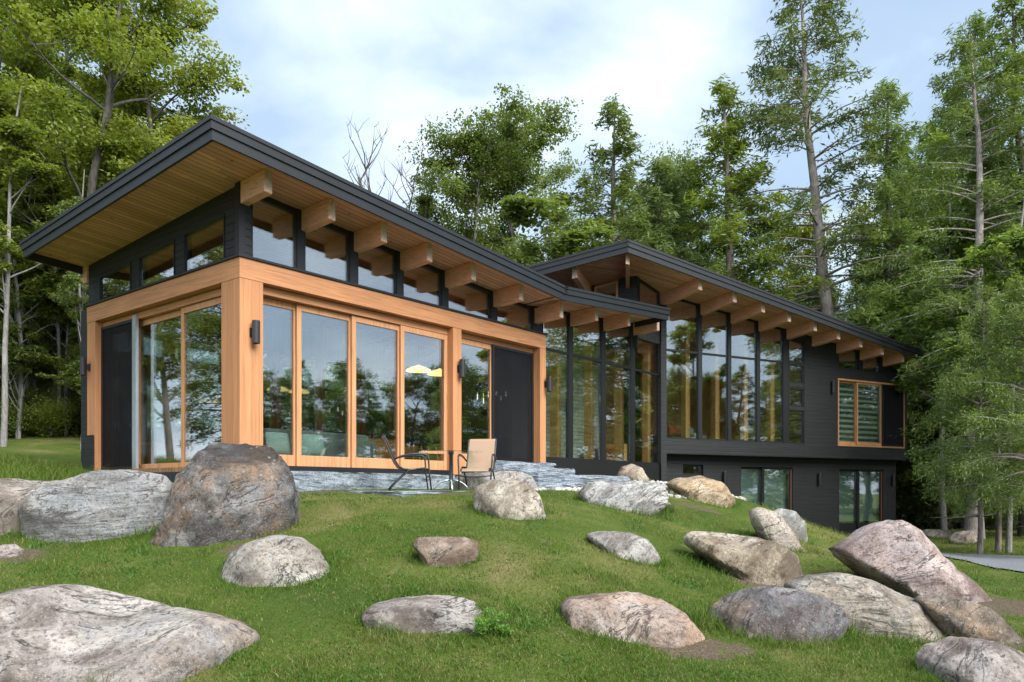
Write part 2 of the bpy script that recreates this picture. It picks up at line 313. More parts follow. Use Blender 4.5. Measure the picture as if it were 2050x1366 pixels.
_Pm = np.c_[np.ones(len(_xy)), _xy]; _A = np.block([[_K, _Pm], [_Pm.T, np.zeros((3, 3))]]); _sol = np.linalg.solve(_A, np.r_[_rz, 0, 0, 0])
def gz(x, y):
    x = np.atleast_1d(np.asarray(x, float)); y = np.atleast_1d(np.asarray(y, float)); sh = x.shape; p = np.c_[x.ravel(), y.ravel()]
    o = np.zeros(len(p))
    for i in range(0, len(p), 20000):
        q = p[i:i+20000]; o[i:i+20000] = _tps(((q[:, None]-_xy[None])**2).sum(-1))@_sol[:-3]+_sol[-3]+q@_sol[-2:]
    d = np.maximum(np.maximum(-12-p[:, 0], p[:, 0]-20), np.maximum(-2-p[:, 1], p[:, 1]-38)); w = np.clip(1-d/16, 0, 1); w = w*w*(3-2*w)
    z = base_z(p[:, 0], p[:, 1])+o*w
    z += .035*fbm(np.c_[p*.9, np.zeros(len(p))], 5, 4)
    return z.reshape(sh)
def g1(x, y): return float(gz(x, y)[0])
def hit(px, py, y0=4, y1=60):
    Y = np.arange(y0, y1, .05); a, b = ray(px, py); d = EYE+b*Y-gz(a*Y, Y); k = np.argmax(d < 0)
    return float(Y[k]) if d.min() < 0 else None
def axis(lo, hi, f0, f1, fine, coarse):
    a = [f0]; s = fine
    while a[-1] > lo: s = min(s*1.25, coarse); a.append(a[-1]-s)
    a = a[::-1]+list(np.arange(f0+fine, f1, fine)); s = fine
    while a[-1] < hi: s = min(s*1.25, coarse); a.append(a[-1]+s)
    return np.array(a)
SPOTS = []                                                                  # bare soil patches (x, y, rx, ry)
for px, py, rx, ry in ((1400, 1300, .6, .3), (1540, 1172, .6, .3), (2025, 1215, .8, .6), (2000, 1285, .6, .35), (572, 1040, .25, .5), (500, 1100, .4, .25), (720, 987, 1.5, .2), (890, 989, 1.2, .2), (1400, 1018, .9, .3), (20, 1112, .5, .35)):
    Y_ = hit(px, py)
    if Y_: SPOTS.append(((px-CX)/F0*Y_, Y_, rx, ry))
def soilmask(x, y):
    m = np.zeros(np.shape(x))
    for a, b, rx, ry in SPOTS: m = np.maximum(m, np.clip(1.5-np.hypot((x-a)/rx, (y-b)/ry), 0, 1))
    return m
gx = axis(-320, 320, -10, 14, .13, 30); gy = axis(-160, 420, 4.5, 26, .13, 30)
XX, YY = np.meshgrid(gx, gy); ZZ = gz(XX, YY); nx = len(gx)
idx = np.arange(XX.size).reshape(XX.shape); FQ = np.stack([idx[:-1, :-1], idx[:-1, 1:], idx[1:, 1:], idx[1:, :-1]], -1).reshape(-1, 4)
gme = mesh_np('ground', np.c_[XX.ravel(), YY.ravel(), ZZ.ravel()], FQ, M['ground'], True); at_ = gme.attributes.new('soil', 'FLOAT', 'POINT'); at_.data.foreach_set('value', soilmask(XX.ravel(), YY.ravel()).astype(np.float32)); struct(obj_np('ground', gme))
# ------------------------------------------------------------------ frames of the house
class Fr:
    def __init__(s, o, a):
        s.o = np.array(o, float); s.a = np.array(a, float)/np.hypot(*a); s.n = np.array((-s.a[1], s.a[0]))
    def p(s, u, w, z): q = s.o+u*s.a+w*s.n; return (q[0], q[1], z+EYE)     # z is above the eye level
    def u(s, px, w=0):                                                     # along-wall coordinate seen at px on plane w
        t = (px-CX)/F0; o = s.o+w*s.n; return (t*o[1]-o[0])/(s.a[0]-t*s.a[1])
    def z(s, px, py, w=0):
        q = s.o+s.u(px, w)*s.a+w*s.n; return (HY-py)/F0*q[1]
    def box(s, m, u0, u1, w0, w1, z0, z1): s.slab(m, [(u0, w0), (u1, w0), (u1, w1), (u0, w1)], z0, z1)
    def slab(s, m, poly, z0, z1):
        f = lambda z, u, w: z(u, w) if callable(z) else z
        m.prism([s.p(u, w, f(z0, u, w)) for u, w in poly], [s.p(u, w, f(z1, u, w)) for u, w in poly])
    def wallpoly(s, m, poly, w0, w1): m.prism([s.p(u, w0, z) for u, z in poly], [s.p(u, w1, z) for u, z in poly])
Cc = np.array(((480-CX)/F0*13., 13.)); L = Fr(Cc, (.628, .778))
J = L.o+L.u(1324)*L.a; Rr = Fr(J, (.881, .4733))
class Side(Fr):                                                            # left facade: a runs inward along the short side, n runs into the house
    def __init__(s, o, a, n): s.o = np.array(o, float); s.a = np.array(a, float); s.n = np.array(n, float)
G = Side(Cc, L.n, L.a)
APX = J-2.75*Rr.a-1.98*Rr.n; e3 = np.array((-.945, .326)); e3 /= np.hypot(*e3); b3 = np.array((e3[1], -e3[0])); E = Side(APX, e3, b3)
zt1 = lambda u, w: 5.404-.076*(u+1.1)-.059*(w+1.05)
zt2 = lambda u, w: zt1(7.8, w)+.079*(u-7.8)
ztl = lambda u, w: zt1(u, w) if u <= 7.8 else zt2(u, w)
ztr = lambda u, w: 6.25-.112*u-.075*w
zte = lambda a, n: 6.707-.165*a-.098*n
SOF = .13
house = thing('modern_house', 'long black house with cedar framed glass walls and butterfly roof above boulders', 'house', (Cc[0], Cc[1], g1(*Cc)))
def part(mb, name, m, parent=None, **k): return mb.build(name, M[m] if isinstance(m, str) else m, parent or house, org=root_of(house), **k)
def roof_piece(fr, poly, zt, sm, edges, uphill=()):
    m = MB(); fr.slab(m, poly, lambda u, w: zt(u, w)-SOF, lambda u, w: zt(u, w)+.015); ro = part(m, 'roof', 'roofing')
    c = np.mean(np.array(poly), 0); inn = [(u+(c[0]-u)*.012, w+(c[1]-w)*.012) for u, w in poly]
    m = MB(); fr.slab(m, inn, lambda u, w: zt(u, w)-SOF-.022, lambda u, w: zt(u, w)-SOF-.002); part(m, 'soffit', sm, ro)
    m = MB()
    for (p, q) in edges:
        p = np.array(p); q = np.array(q); d = (q-p)/np.linalg.norm(q-p); nn = np.array((d[1], -d[0]))
        if np.dot(nn, c-p) > 0: nn = -nn
        for o0, o1, h0, h1 in ((-.02, .066, -.03, .03), (-.02, .048, -.15, -.032), (-.02, .022, -.30, -.152)):
            ex = o1 
            pl = [p+nn*o0, q+nn*o0, q+nn*o1+d*ex, p+nn*o1-d*ex]
            fr.slab(m, [tuple(x) for x in pl], lambda u, w: zt(u, w)+h0, lambda u, w: zt(u, w)+h1)
    part(m, 'fascia', 'metal', ro); return ro
roof_piece(L, [(-1.1, -1.05), (7.8, -1.05), (7.8, 6.0), (-1.1, 6.0)], zt1, 'soffit_l', [((-1.1, -1.05), (7.8, -1.05)), ((-1.1, 6.0), (-1.1, -1.05)), ((7.8, 6.0), (-1.1, 6.0))])
roof_piece(L, [(7.803, -1.05), (12.88, -1.05), (12.88, .2), (12.4, 3.2), (12.0, 6.0), (7.803, 6.0)], zt2, 'soffit_l', [((7.803, -1.05), (12.88, -1.05)), ((12.88, -1.05), (12.88, .0))])
hipR = (-2.75+12.4*.595, -1.98+12.4*.804)
roof_piece(Rr, [(-2.75, -1.98), (12.5, -.83), (12.5, 8.0), hipR], ztr, 'soffit_r', [((-2.75, -1.98), (12.5, -.83)), ((12.5, -.83), (12.5, 8.0))])
roof_piece(E, [(0, 0), (4.4, 0), (4.4, 9), (2.32, 12.19)], zte, 'soffit_r', [((0, 0), (4.4, 0)), ((4.4, 0), (4.4, 9))])
# beams -------------------------------------------------------------
def beam(fr, u, w0, w1, zt, depth=.36, wd=.15, du=0.):
    m = MB(); h = wd/2
    fr.slab(m, [(u-h, w0), (u+h, w0), (u+h+du, w1), (u-h+du, w1)], lambda a, b: zt(a, b)-SOF-.024-depth, lambda a, b: zt(a, b)-SOF-.026)
    o = part(m, 'beam', 'beam', bevel=.006)
    if w0 < 0 or fr is E:
        m = MB(); fr.slab(m, [(u-h+.012, w0-.004), (u+h-.012, w0-.004), (u+h-.012, w0+.002), (u-h+.012, w0+.002)], lambda a, b: zt(a, b)-SOF-.012-depth, lambda a, b: zt(a, b)-SOF-.038); part(m, 'end_grain', 'endg', o)
CW = .1                                                                    # clerestory glass plane behind the cedar face
bl = [.06]+[L.u(x, CW) for x in (602.4, 707.5, 800, 889.5, 986.7, 1069)]; br = [L.u(x, CW) for x in (1141, 1207.5, 1267.5)]
beam(L, .085, -.68, .0, zt1); beam(L, .085, G.u(173.7)+.03, 5.97, zt1)
for u in bl[1:]: beam(L, u+.075, -.68, 5.95, zt1)
for u in br: beam(L, u+.075, -.68, 5.6, zt2)
ru = [.12, 1.573, 2.85, 4.09, 5.387, 6.62, 7.86, 9.1, 10.36, 11.55]
for u in ru:
    ob = -(1.98-.0754*(u+2.75)-.22); beam(Rr, u+.07, ob, 6.5, ztr, .34)
beam(Rr, -2.75+.595*.3, -1.98+.804*.3, -1.98+.804*2.1, ztr, .34, .13, du=.595*1.8)                  # hip beam at the peak
for a in (1.55, 3.3): beam(E, a, .3, 3.2, zte, .34)
# ------------------------------------------------------------------ walls, windows
def window(fr, poly, w, mat='black', fw=.05, dp=.09, name='window', glass='glass', pn='pane', inset=None, lab=None):
    c = np.mean(np.array(poly), 0); n = len(poly); P = [np.array(p, float) for p in poly]
    area = sum(P[i][0]*P[(i+1) % n][1]-P[(i+1) % n][0]*P[i][1] for i in range(n)); sg = 1 if area > 0 else -1
    inn = []
    fws = fw if hasattr(fw, '__len__') else [fw]*n
    for i in range(n):
        d0 = P[i]-P[i-1]; d0 /= np.linalg.norm(d0); d1 = P[(i+1) % n]-P[i]; d1 /= np.linalg.norm(d1)
        n0 = sg*np.array((-d0[1], d0[0])); n1 = sg*np.array((-d1[1], d1[0]))
        A = np.array((n0, n1)); b = np.array((np.dot(n0, P[i])+fws[i-1], np.dot(n1, P[i])+fws[i])); inn.append(np.linalg.solve(A, b))
    m = MB(); m.ring([fr.p(u, w, z) for u, z in P], [fr.p(u, w, z) for u, z in inn], [fr.p(u, w+dp, z) for u, z in P], [fr.p(u, w+dp, z) for u, z in inn])
    o = part(m, name, mat, bevel=.004 if mat != 'black' else 0, label=lab)
    m = MB(); g = .003; m.prism([fr.p(u, w+dp*.45, z) for u, z in inn], [fr.p(u, w+dp*.45+.024, z) for u, z in inn]); part(m, pn, glass, o)
    return o
ce_b = 3.90
SFL = lambda u, w: ztl(u, w)-SOF-.03
# cedar frame ----------------------------------------------------------
zs, zh, zc = .49, 3.52, 3.861
uE = L.u(1093); wE = G.u(173.7)
def hbox(fr, u0, u1, w0, w1, z0, z1, mt, name, bevel=.006, parent=None):
    m = MB(); fr.box(m, u0, u1, w0, w1, z0, z1); return part(m, name, mt, parent, bevel=bevel)
cp1 = L.u(527); gp1 = G.u(443)
hbox(L, 0, cp1, 0, gp1, .34, zh-.004, 'cedar_v', 'timber_post')                                # corner post
hbox(L, 0, uE, 0, .34, zh, zc, 'cedar_h', 'timber_header'); hbox(G, .342, wE, 0, .34, zh, zc-.003, 'cedar_h', 'timber_header')
mp0, mp1 = L.u(907), L.u(924); hbox(L, mp0, mp1, 0, .34, .34, zh-.004, 'cedar_v', 'timber_post')
ep0 = L.u(1081.5); hbox(L, ep0, uE, 0, .34, .34, zh-.004, 'cedar_v', 'timber_post')
lp = G.u(190); hbox(G, lp, wE-.003, 0.003, .3, .34, zh-.004, 'cedar_v', 'timber_post')
m = MB(); L.box(m, -.035, uE+.03, -.035, .12, zc+.002, zc+.04); L.box(m, -.035, .12, .121, wE+.03, zc+.002, zc+.04); part(m, 'flashing', 'metal')
# floor and base
m = MB(); L.box(m, .03, 14.2, .35, 5.7, .18, .42); part(m, 'floor', 'infloor')
m = MB(); L.box(m, .02, uE-.02, .015, .34, -.15, .338); L.box(m, .02, .3, .342, wE, -.4, .338); L.box(m, .02, 14.3, 5.42, 5.72, -.8, .3); part(m, 'foundation', 'concrete')
hbox(L, cp1, mp0, .05, .36, .342, zs-.06, 'black', 'sill', .0)
hbox(L, mp1, ep0, .05, .36, .342, zs+.03, 'black', 'sill', .0)
# door heads
hbox(L, cp1+.003, mp0-.003, .16, .36, 3.37, zh-.012, 'cedar_h', 'door_head'); hbox(L, mp1+.003, ep0-.003, .22, .38, 3.40, zh-.012, 'cedar_h', 'door_head')
hbox(G, gp1+.003, lp-.003, .16, .36, 3.38, zh-.012, 'cedar_h', 'door_head')
# front sliding doors: (left px, right px, plane)
for x0, x1, w in ((527, 597, .325), (594.5, 706, .27), (705, 803.5, .215), (802.5, 896, .16)):
    u0, u1 = L.u(x0, w), L.u(x1, w)
    if w > .3: u0 = cp1+.004
    if w < .2: u1 = mp0-.006
    window(L, [(u0, .435), (u1, .435), (u1, 3.36), (u0, 3.36)], w, 'cedar_d', (.2, .10, .11, .10), .05, 'sliding_door')
w = .25; u0, u1 = mp1+.004, L.u(986, w); window(L, [(u0, .53), (u1, .53), (u1, 3.39), (u0, 3.39)], w, 'cedar_d', (.3, .085, .11, .085), .05, 'sliding_door')
def screen(fr, u0, u1, z0, z1, w, fw=.06, name='screen_door'):
    m = MB(); q = [(u0, z0), (u1, z0), (u1, z1), (u0, z1)]; i = [(u0+fw, z0+fw*1.3), (u1-fw, z0+fw*1.3), (u1-fw, z1-fw), (u0+fw, z1-fw)]
    m.ring([fr.p(a, w, z) for a, z in q], [fr.p(a, w, z) for a, z in i], [fr.p(a, w+.04, z) for a, z in q], [fr.p(a, w+.04, z) for a, z in i]); o = part(m, name, 'black')
    m = MB(); m.prism([fr.p(a, w+.016, z) for a, z in i], [fr.p(a, w+.02, z) for a, z in i]); part(m, 'mesh_panel', 'screen', o); return o
screen(L, L.u(986.5, .2), ep0-.004, .53, 3.40, .2)
w = .27; window(L, [(L.u(986.5, .2)+.05, .53), (ep0-.01, .53), (ep0-.01, 3.39), (L.u(986.5, .2)+.05, 3.39)], w, 'cedar_d', (.25, .085, .11, .085), .05, 'sliding_door')
# left facade doors
screen(G, G.u(266, .12), lp-.004, .40, 3.40, .12)
hbox(G, G.u(271.5, .10), G.u(264.5, .10), .10, .16, .40, 3.45, 'alu', 'screen_track', 0)
for x0, x1, w in ((368, 274, .26), (443, 362, .2)):
    u0, u1 = G.u(x0, w), G.u(x1, w)
    if w < .22: u0 = gp1+.004
    window(G, [(u0, .40), (u1, .40), (u1, 3.37), (u0, 3.37)], w, 'cedar_d', (.12, .09, .11, .09), .05, 'sliding_door')
window(G, [(G.u(270, .3), .40), (lp-.01, .40), (lp-.01, 3.37), (G.u(270, .3), 3.37)], .3, 'cedar_d', (.12, .09, .11, .09), .05, 'sliding_door')
m = MB(); G.box(m, wE-.002, wE+.28, .0, .3, -.4, zh+.3); part(m, 'wall', 'siding'); 
m = MB(); G.box(m, lp+.03, wE+.05, -.06, -.004, -.3, 1.15); part(m, 'skirting', 'siding')
# clerestory, left facade
gw = .05
def sloped(fr, u0, u1, zb, w, top): return [(u0, zb), (u1, zb), (u1, top(u1)), (u0, top(u0))]
topG = lambda a: zt1(gw, a)-SOF-.03
m = MB(); xs = [(450.5, 367.5), (350.5, 278), (263, 199)]; prev = 0.012
for i, (xa, xb) in enumerate(xs):
    a, b = G.u(xa, gw), G.u(xb, gw)
    G.wallpoly(m, sloped(G, prev, a, zc+.04, 0, topG), gw, gw+.16)
    G.wallpoly(m, [(a, topG(a)-.36), (b, topG(b)-.36), (b, topG(b)), (a, topG(a))], gw, gw+.16); prev = b
    window(G, [(a+.003, zc+.045), (b-.003, zc+.045), (b-.003, topG(b)-.364), (a+.003, topG(a)-.364)], gw-.015, 'black', .028, .08, 'clerestory_window')
G.wallpoly(m, sloped(G, prev, wE+.02, zc+.04, 0, topG), gw, gw+.16); part(m, 'wall', 'siding')
m = MB(); L.slab(m, [(-.01, .0), (.1, .0), (.1, .13), (-.01, .13)], zc+.04, lambda u, w: SFL(u, w)-.0); part(m, 'corner_trim', 'black')
# clerestory, front
topL = lambda u: SFL(u, CW)
xs = [(505.5, 593.7), (610, 699.8), (716, 793.6), (807, 884), (897, 982), (995, 1065)]
c0 = L.u(504, CW); m = MB(); L.wallpoly(m, sloped(L, .102, c0, zc+.04, 0, topL), CW-.02, CW+.14); part(m, 'wall', 'siding')
ms = [c0]+[u for u in bl[1:]]
for i in range(6):
    a = L.u(xs[i][0], CW) if i else c0+.003; b = L.u(xs[i][1], CW)
    window(L, sloped(L, a, b, zc+.045, 0, lambda u: topL(u)-.005), CW, 'black', (.035, .02, .09, .02), .08, 'clerestory_window')
    nx_ = L.u(xs[i+1][0], CW) if i < 5 else L.u(1084, CW)
    m = MB(); L.wallpoly(m, sloped(L, b+.003, nx_-.003, zc+.045, 0, topL), CW-.015, CW+.13); part(m, 'mullion', 'metal')
# middle glass wall ------------------------------------------------------
tr0 = L.z(1095, 698.3, CW); tr1 = L.z(1323, 752, CW); ztra = .5*(tr0+tr1)
mx = [(1095, 1138.5), (1147, 1204), (1212.5, 1263), (1271, 1322)]
mb0 = .80; um0 = uE+.01
for i, (x0, x1) in enumerate(mx):
    a, b = L.u(x0, CW), L.u(x1, CW)
    if i == 0: a = um0
    window(L, [(a, mb0), (b, mb0), (b, ztra), (a, ztra)], CW, 'black', (.05, .01, .03, .01), .06, 'window')
    window(L, sloped(L, a, b, ztra+.003, 0, lambda u: topL(u)-.005 if u < 14.3 else topL(14.3)), CW, 'black', (.03, .01, .06, .01), .06, 'window')
    if i < 3:
        c = L.u(mx[i+1][0], CW); m = MB(); L.wallpoly(m, sloped(L, b+.003, c-.003, mb0, 0, topL), CW-.005, CW+.1); part(m, 'mullion', 'black')
        u = c; m = MB(); L.wallpoly(m, sloped(L, u-.22, u-.05, .5, 0, lambda q: topL(q)-.37), CW+.34, CW+.58); part(m, 'column', 'inwood')
    else:
        m = MB(); L.wallpoly(m, sloped(L, b-.24, b-.07, .5, 0, lambda q: topL(q)-.02), CW+.30, CW+.5); part(m, 'column', 'inwood')
m = MB(); L.box(m, um0, L.u(1323, CW), CW-.04, CW+.2, -.5, mb0-.004); part(m, 'base_panel', 'black')
# right wing --------------------------------------------------------------
rb = 1.16; RE = 11.75
topR = lambda u: ztr(u, .05)-SOF-.03
m = MB(); Rr.wallpoly(m, sloped(Rr, -.02, .19, -1.2, 0, lambda u: topR(u)-.36), -.02, .22); part(m, 'corner_post', 'siding')
gl = [(1339, 1398), (1406, 1457.5), (1464.5, 1515), (1522, 1568)]
gb = 1.60; tz = .5*(Rr.z(1339, 700.5)+Rr.z(1565, 724.6))
for i, (x0, x1) in enumerate(gl):
    a, b = Rr.u(x0), Rr.u(x1)
    if i == 0: a = .195
    window(Rr, [(a, gb), (b, gb), (b, tz), (a, tz)], .02, 'black', (.05, .01, .03, .01), .06, 'window')
    window(Rr, sloped(Rr, a, b, tz+.003, 0, lambda u: topR(u)-.005), .02, 'black', (.03, .01, .06, .01), .06, 'window')
    c = Rr.u(gl[i+1][0] if i < 3 else 1579); m = MB(); Rr.wallpoly(m, sloped(Rr, b+.003, c-.003, gb, 0, topR), -.0, .13); part(m, 'mullion', 'black')
    m = MB(); Rr.wallpoly(m, sloped(Rr, b-.2, b-.03, gb-.1, 0, lambda q: topR(q)-.36), .36, .58); part(m, 'column', 'inwood')
a, b = Rr.u(1580), Rr.u(1610)
for zb, z2 in ((gb, Rr.z(1595, 821)), (Rr.z(1595, 815), Rr.z(1595, 776)), (Rr.z(1595, 768), Rr.z(1595, 730)), (Rr.z(1595, 725), None)):
    q = [(a, zb), (b, zb), (b, z2 or topR(b)-.3), (a, z2 or topR(a)-.3)]; window(Rr, q, .02, 'black', .055 if z2 and zb != gb else .03, .09, 'window')
for z0, z1 in ((821, 815), (776, 768), (730, 725)): hbox(Rr, a, b, .01, .14, Rr.z(1595, z0)+.002, Rr.z(1595, z1)-.002, 'siding', 'spandrel', 0)
m = MB(); Rr.wallpoly(m, [(a, topR(a)-.297), (b, topR(b)-.297), (b, topR(b)), (a, topR(a))], .01, .14); part(m, 'spandrel', 'siding')
# siding of the upper storey with the cedar window and small clerestories
wx0, wx1 = Rr.u(1677), Rr.u(1810); wz0, wz1 = Rr.z(1677, 893), Rr.z(1677, 757.5)
cz = Rr.z(1681, 737); k0, k1, k2, k3 = Rr.u(1680), Rr.u(1719), Rr.u(1728), Rr.u(1762)
m = MB(); b_ = b+.004
Rr.wallpoly(m, [(b_, rb), (wx0, rb), (wx0, cz), (k0, cz), (k0, topR(k0)), (b_, topR(b_))], 0, .16)
Rr.box(m, .19, b_-.002, 0, .16, rb, gb-.003)
Rr.wallpoly(m, [(wx0+.001, rb), (RE, rb), (RE, wz0), (wx0+.001, wz0)], 0, .16)
Rr.wallpoly(m, [(wx1, wz0+.001), (RE, wz0+.001), (RE, topR(RE)), (wx1, topR(wx1))], 0, .16)
Rr.box(m, wx0+.001, wx1-.001, 0, .16, wz1, cz)
Rr.wallpoly(m, sloped(Rr, k1, k2, cz+.001, 0, topR), 0, .16); Rr.wallpoly(m, sloped(Rr, k3, wx1-.001, cz+.001, 0, topR), 0, .16)
part(m, 'wall', 'siding')
for a, b in ((k0, k1), (k2, k3)): window(Rr, sloped(Rr, a+.003, b-.003, cz+.004, 0, lambda u: topR(u)-.01), .03, 'black', .035, .08, 'clerestory_window')
m = MB(); q = [(wx0, wz0), (wx1, wz0), (wx1, wz1), (wx0, wz1)]; i_ = [(wx0+.05, wz0+.05), (wx1-.05, wz0+.05), (wx1-.05, wz1-.06), (wx0+.05, wz1-.06)]
m.ring([Rr.p(a, -.025, z) for a, z in q], [Rr.p(a, -.025, z) for a, z in i_], [Rr.p(a, .15, z) for a, z in q], [Rr.p(a, .15, z) for a, z in i_]); part(m, 'window_frame', 'cedar_d')
x1_, x2_, x3_ = Rr.u(1714), Rr.u(1718), Rr.u(1766)
pw = window(Rr, [(wx0+.052, wz0+.052), (x2_+.03, wz0+.052), (x2_+.03, wz1-.062), (wx0+.052, wz1-.062)], .09, 'cedar_d', (.12, .08, .07, .06), .05, 'window')
pw2 = window(Rr, [(x2_-.03, wz0+.052), (x3_+.04, wz0+.052), (x3_+.04, wz1-.062), (x2_-.03, wz1-.062)], .03, 'cedar_d', (.12, .09, .07, .07), .05, 'window')
screen(Rr, x3_, wx1-.052, wz0+.052, wz1-.062, -.02, .05)
for a, b, p in ((wx0+.1, x2_+.01, pw), (x2_+.02, x3_-.01, pw2)):
    m = MB(); Rr.box(m, a, b, .19, .20, wz0+.12, wz1-.09); part(m, 'blind', 'blind', p)
m = MB(); Rr.box(m, x3_-.02, wx1+.0, .2, .22, wz0-.1, wz1+.1); part(m, 'blind', 'shade')
# basement
bw = .42; bz = -1.75; BE = RE-.06
m = MB(); dz = [(1367, 1408, 930, 951), (1483.5, 1587, 934.6, 1062), (1680, 1768, 939.5, 1071)]; prev = -.1
for x0, x1, y0, y1 in dz:
    a, b = Rr.u(x0, bw), Rr.u(x1, bw); z1 = Rr.z(x0, y0, bw); z0 = Rr.z(x0, y1, bw) if y1 < 1000 else -1.5
    Rr.box(m, prev, a, bw, bw+.2, bz, rb-.002); Rr.box(m, a+.001, b-.001, bw, bw+.2, z1, rb-.002); Rr.box(m, a+.001, b-.001, bw, bw+.2, bz, z0); prev = b
Rr.box(m, prev, BE, bw, bw+.2, bz, rb-.002); part(m, 'wall', 'siding')
m = MB(); Rr.box(m, .0, RE-.002, .162, 7.5, rb+.002, rb+.2); part(m, 'floor', 'infloor')
m = MB(); Rr.box(m, .0, RE, 0.002, .5, rb-.025, rb-.003); part(m, 'overhang_trim', 'black')
a, b = Rr.u(1367, bw), Rr.u(1408, bw); window(Rr, [(a+.004, Rr.z(1367, 951, bw)+.003), (b-.004, Rr.z(1367, 951, bw)+.003), (b-.004, Rr.z(1367, 930, bw)-.003), (a+.004, Rr.z(1367, 930, bw)-.003)], bw+.08, 'black', .05, .08, 'window')
for x0, x1, y0, mid, shd in ((1483.5, 1587, 934.6, 1531, 0), (1680, 1768, 939.5, 1722, 1)):
    a, b, c = Rr.u(x0, bw)+.004, Rr.u(x1, bw)-.004, Rr.u(mid, bw); z1 = Rr.z(x0, y0, bw)-.004
    for k, (p0, p1, mt) in enumerate(((a, c+.05, 'black'), (c-.05, b, 'black'))):
        d = window(Rr, [(p0, -1.49), (p1, -1.49), (p1, z1), (p0, z1)], bw+.12-.06*k, mt, (.28, .09, .07, .09), .05, 'sliding_door')
        m = MB(); Rr.box(m, p0+.05, p1-.05, bw+.24, bw+.25, -1.15, z1-.05); part(m, 'shade', 'shade', d)
    m = MB(); Rr.box(m, b-.06, b-.02, bw+.03, bw+.058, -1.45, z1-.06); part(m, 'door_jamb', 'jamb')
# end wall and back walls of the right wing
m = MB(); Rr.slab(m, [(RE-.16, .162), (RE, .162), (RE, 7.5), (RE-.16, 7.5)], rb, lambda u, w: ztr(u, w)-SOF-.03); Rr.box(m, BE-.2, BE, bw+.201, 7.2, bz, rb-.003); Rr.slab(m, [(4.7, 7.3), (RE, 7.3), (RE, 7.5), (4.7, 7.5)], bz, lambda u, w: ztr(u, w)-SOF-.03); part(m, 'wall', 'siding')
m = MB()
for a, b in ((.6, 2.1), (3.1, 8.3)): Rr.slab(m, [(a, 5.0), (b, 5.0), (b, 5.12), (a, 5.12)], rb+.2, lambda u, w: ztr(u, w)-SOF-.05)
Rr.slab(m, [(8.2, .3), (8.32, .3), (8.32, 4.99), (8.2, 4.99)], rb+.2, lambda u, w: ztr(u, w)-SOF-.05); Rr.box(m, 5.6, 5.72, 2.4, 4.99, rb+.2, 4.2)
part(m, 'partition_wall', 'inwood')
m = MB(); Rr.box(m, .7, 8.0, 5.0, 5.1, -1.5, rb); Rr.box(m, 3.5, 11.5, 2.5, 2.6, -1.6, rb); part(m, 'partition_wall', 'wallin')
# peak walls: clerestory over the left roof, and the short wall facing left
QU = 13.0
def topP(u):                                                                # upper soffit above the middle facade plane
    q = L.o+u*L.a+.02*L.n-Rr.o; return ztr(q@Rr.a, q@Rr.n)-SOF-.03
UJ = L.u(1322); zq = 5.1
m = MB(); L.box(m, QU+.004, UJ, .03, .15, zq-.6, zq); part(m, 'wall', 'siding')
window(L, [(QU+.16, zq+.003), (UJ, zq+.003), (UJ, topP(UJ)-.01), (QU+.16, topP(QU+.16)-.01)], .02, 'black', .04, .09, 'clerestory_window')
m = MB(); L.slab(m, [(QU+.002, .005), (QU+.157, .005), (QU+.157, .14), (QU+.002, .14)], zq+.002, lambda u, w: topP(u)); part(m, 'corner_post', 'black')
qp = L.o+QU*L.a+.02*L.n; EW = Side(qp, e3, b3)
ee = (qp-APX); ea, en = ee@e3, ee@b3
topE = lambda a: zte(ea+a, en)-SOF-.03
cz0 = 4.2; wi0, wi1 = EW.u(1238), EW.u(1190); lw1 = EW.u(1100)
m = MB(); EW.wallpoly(m, [(-.02, cz0), (wi0, cz0), (wi0, topE(wi0)), (-.02, topE(0))], 0, .15); EW.wallpoly(m, [(wi0+.002, cz0), (lw1, cz0), (lw1, zq), (wi0+.002, zq)], .0, .15)
EW.wallpoly(m, [(wi1+.003, zq+.001), (wi1+.1, zq+.001), (wi1+.1, topE(wi1+.1)), (wi1+.003, topE(wi1))], 0, .15); part(m, 'wall', 'siding')
zw = EW.z(1215, 559); window(EW, [(wi0+.004, zq+.005), (wi1-.004, zq+.005), (wi1-.004, min(zw, topE(wi1)-.06)), (wi0+.004, min(zw, topE(wi0)-.06))], -.05, 'cedar_d', .06, .1, 'awning_window')
window(EW, [(wi1+.103, zq+.005), (lw1, zq+.005), (lw1, topE(lw1)-.02), (wi1+.103, topE(wi1)-.02)], .02, 'black', .04, .09, 'clerestory_window')
m = MB(); EW.wallpoly(m, [(lw1+.003, cz0), (lw1+3., cz0), (lw1+3., topE(lw1+3)), (lw1+.003, topE(lw1))], 0, .15); part(m, 'wall', 'siding')
# back wall of the left wing: posts with tall panes between
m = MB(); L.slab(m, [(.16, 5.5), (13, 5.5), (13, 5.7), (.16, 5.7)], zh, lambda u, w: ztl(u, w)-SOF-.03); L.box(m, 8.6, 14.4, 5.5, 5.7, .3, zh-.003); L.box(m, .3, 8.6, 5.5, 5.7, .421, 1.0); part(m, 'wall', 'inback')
px_ = [.3, 1.7, 3.1, 4.5, 5.9, 7.3, 8.55]
for i in range(6):
    window(L, [(px_[i]+.06, 1.003), (px_[i+1]-.06, 1.003), (px_[i+1]-.06, zh-.004), (px_[i]+.06, zh-.004)], 5.54, 'cedar_d', .07, .1, 'window')
    hbox(L, px_[i]-.055, px_[i]+.055, 5.46, 5.7, 1.004, zh-.004, 'cedar_v', 'timber_post', 0)
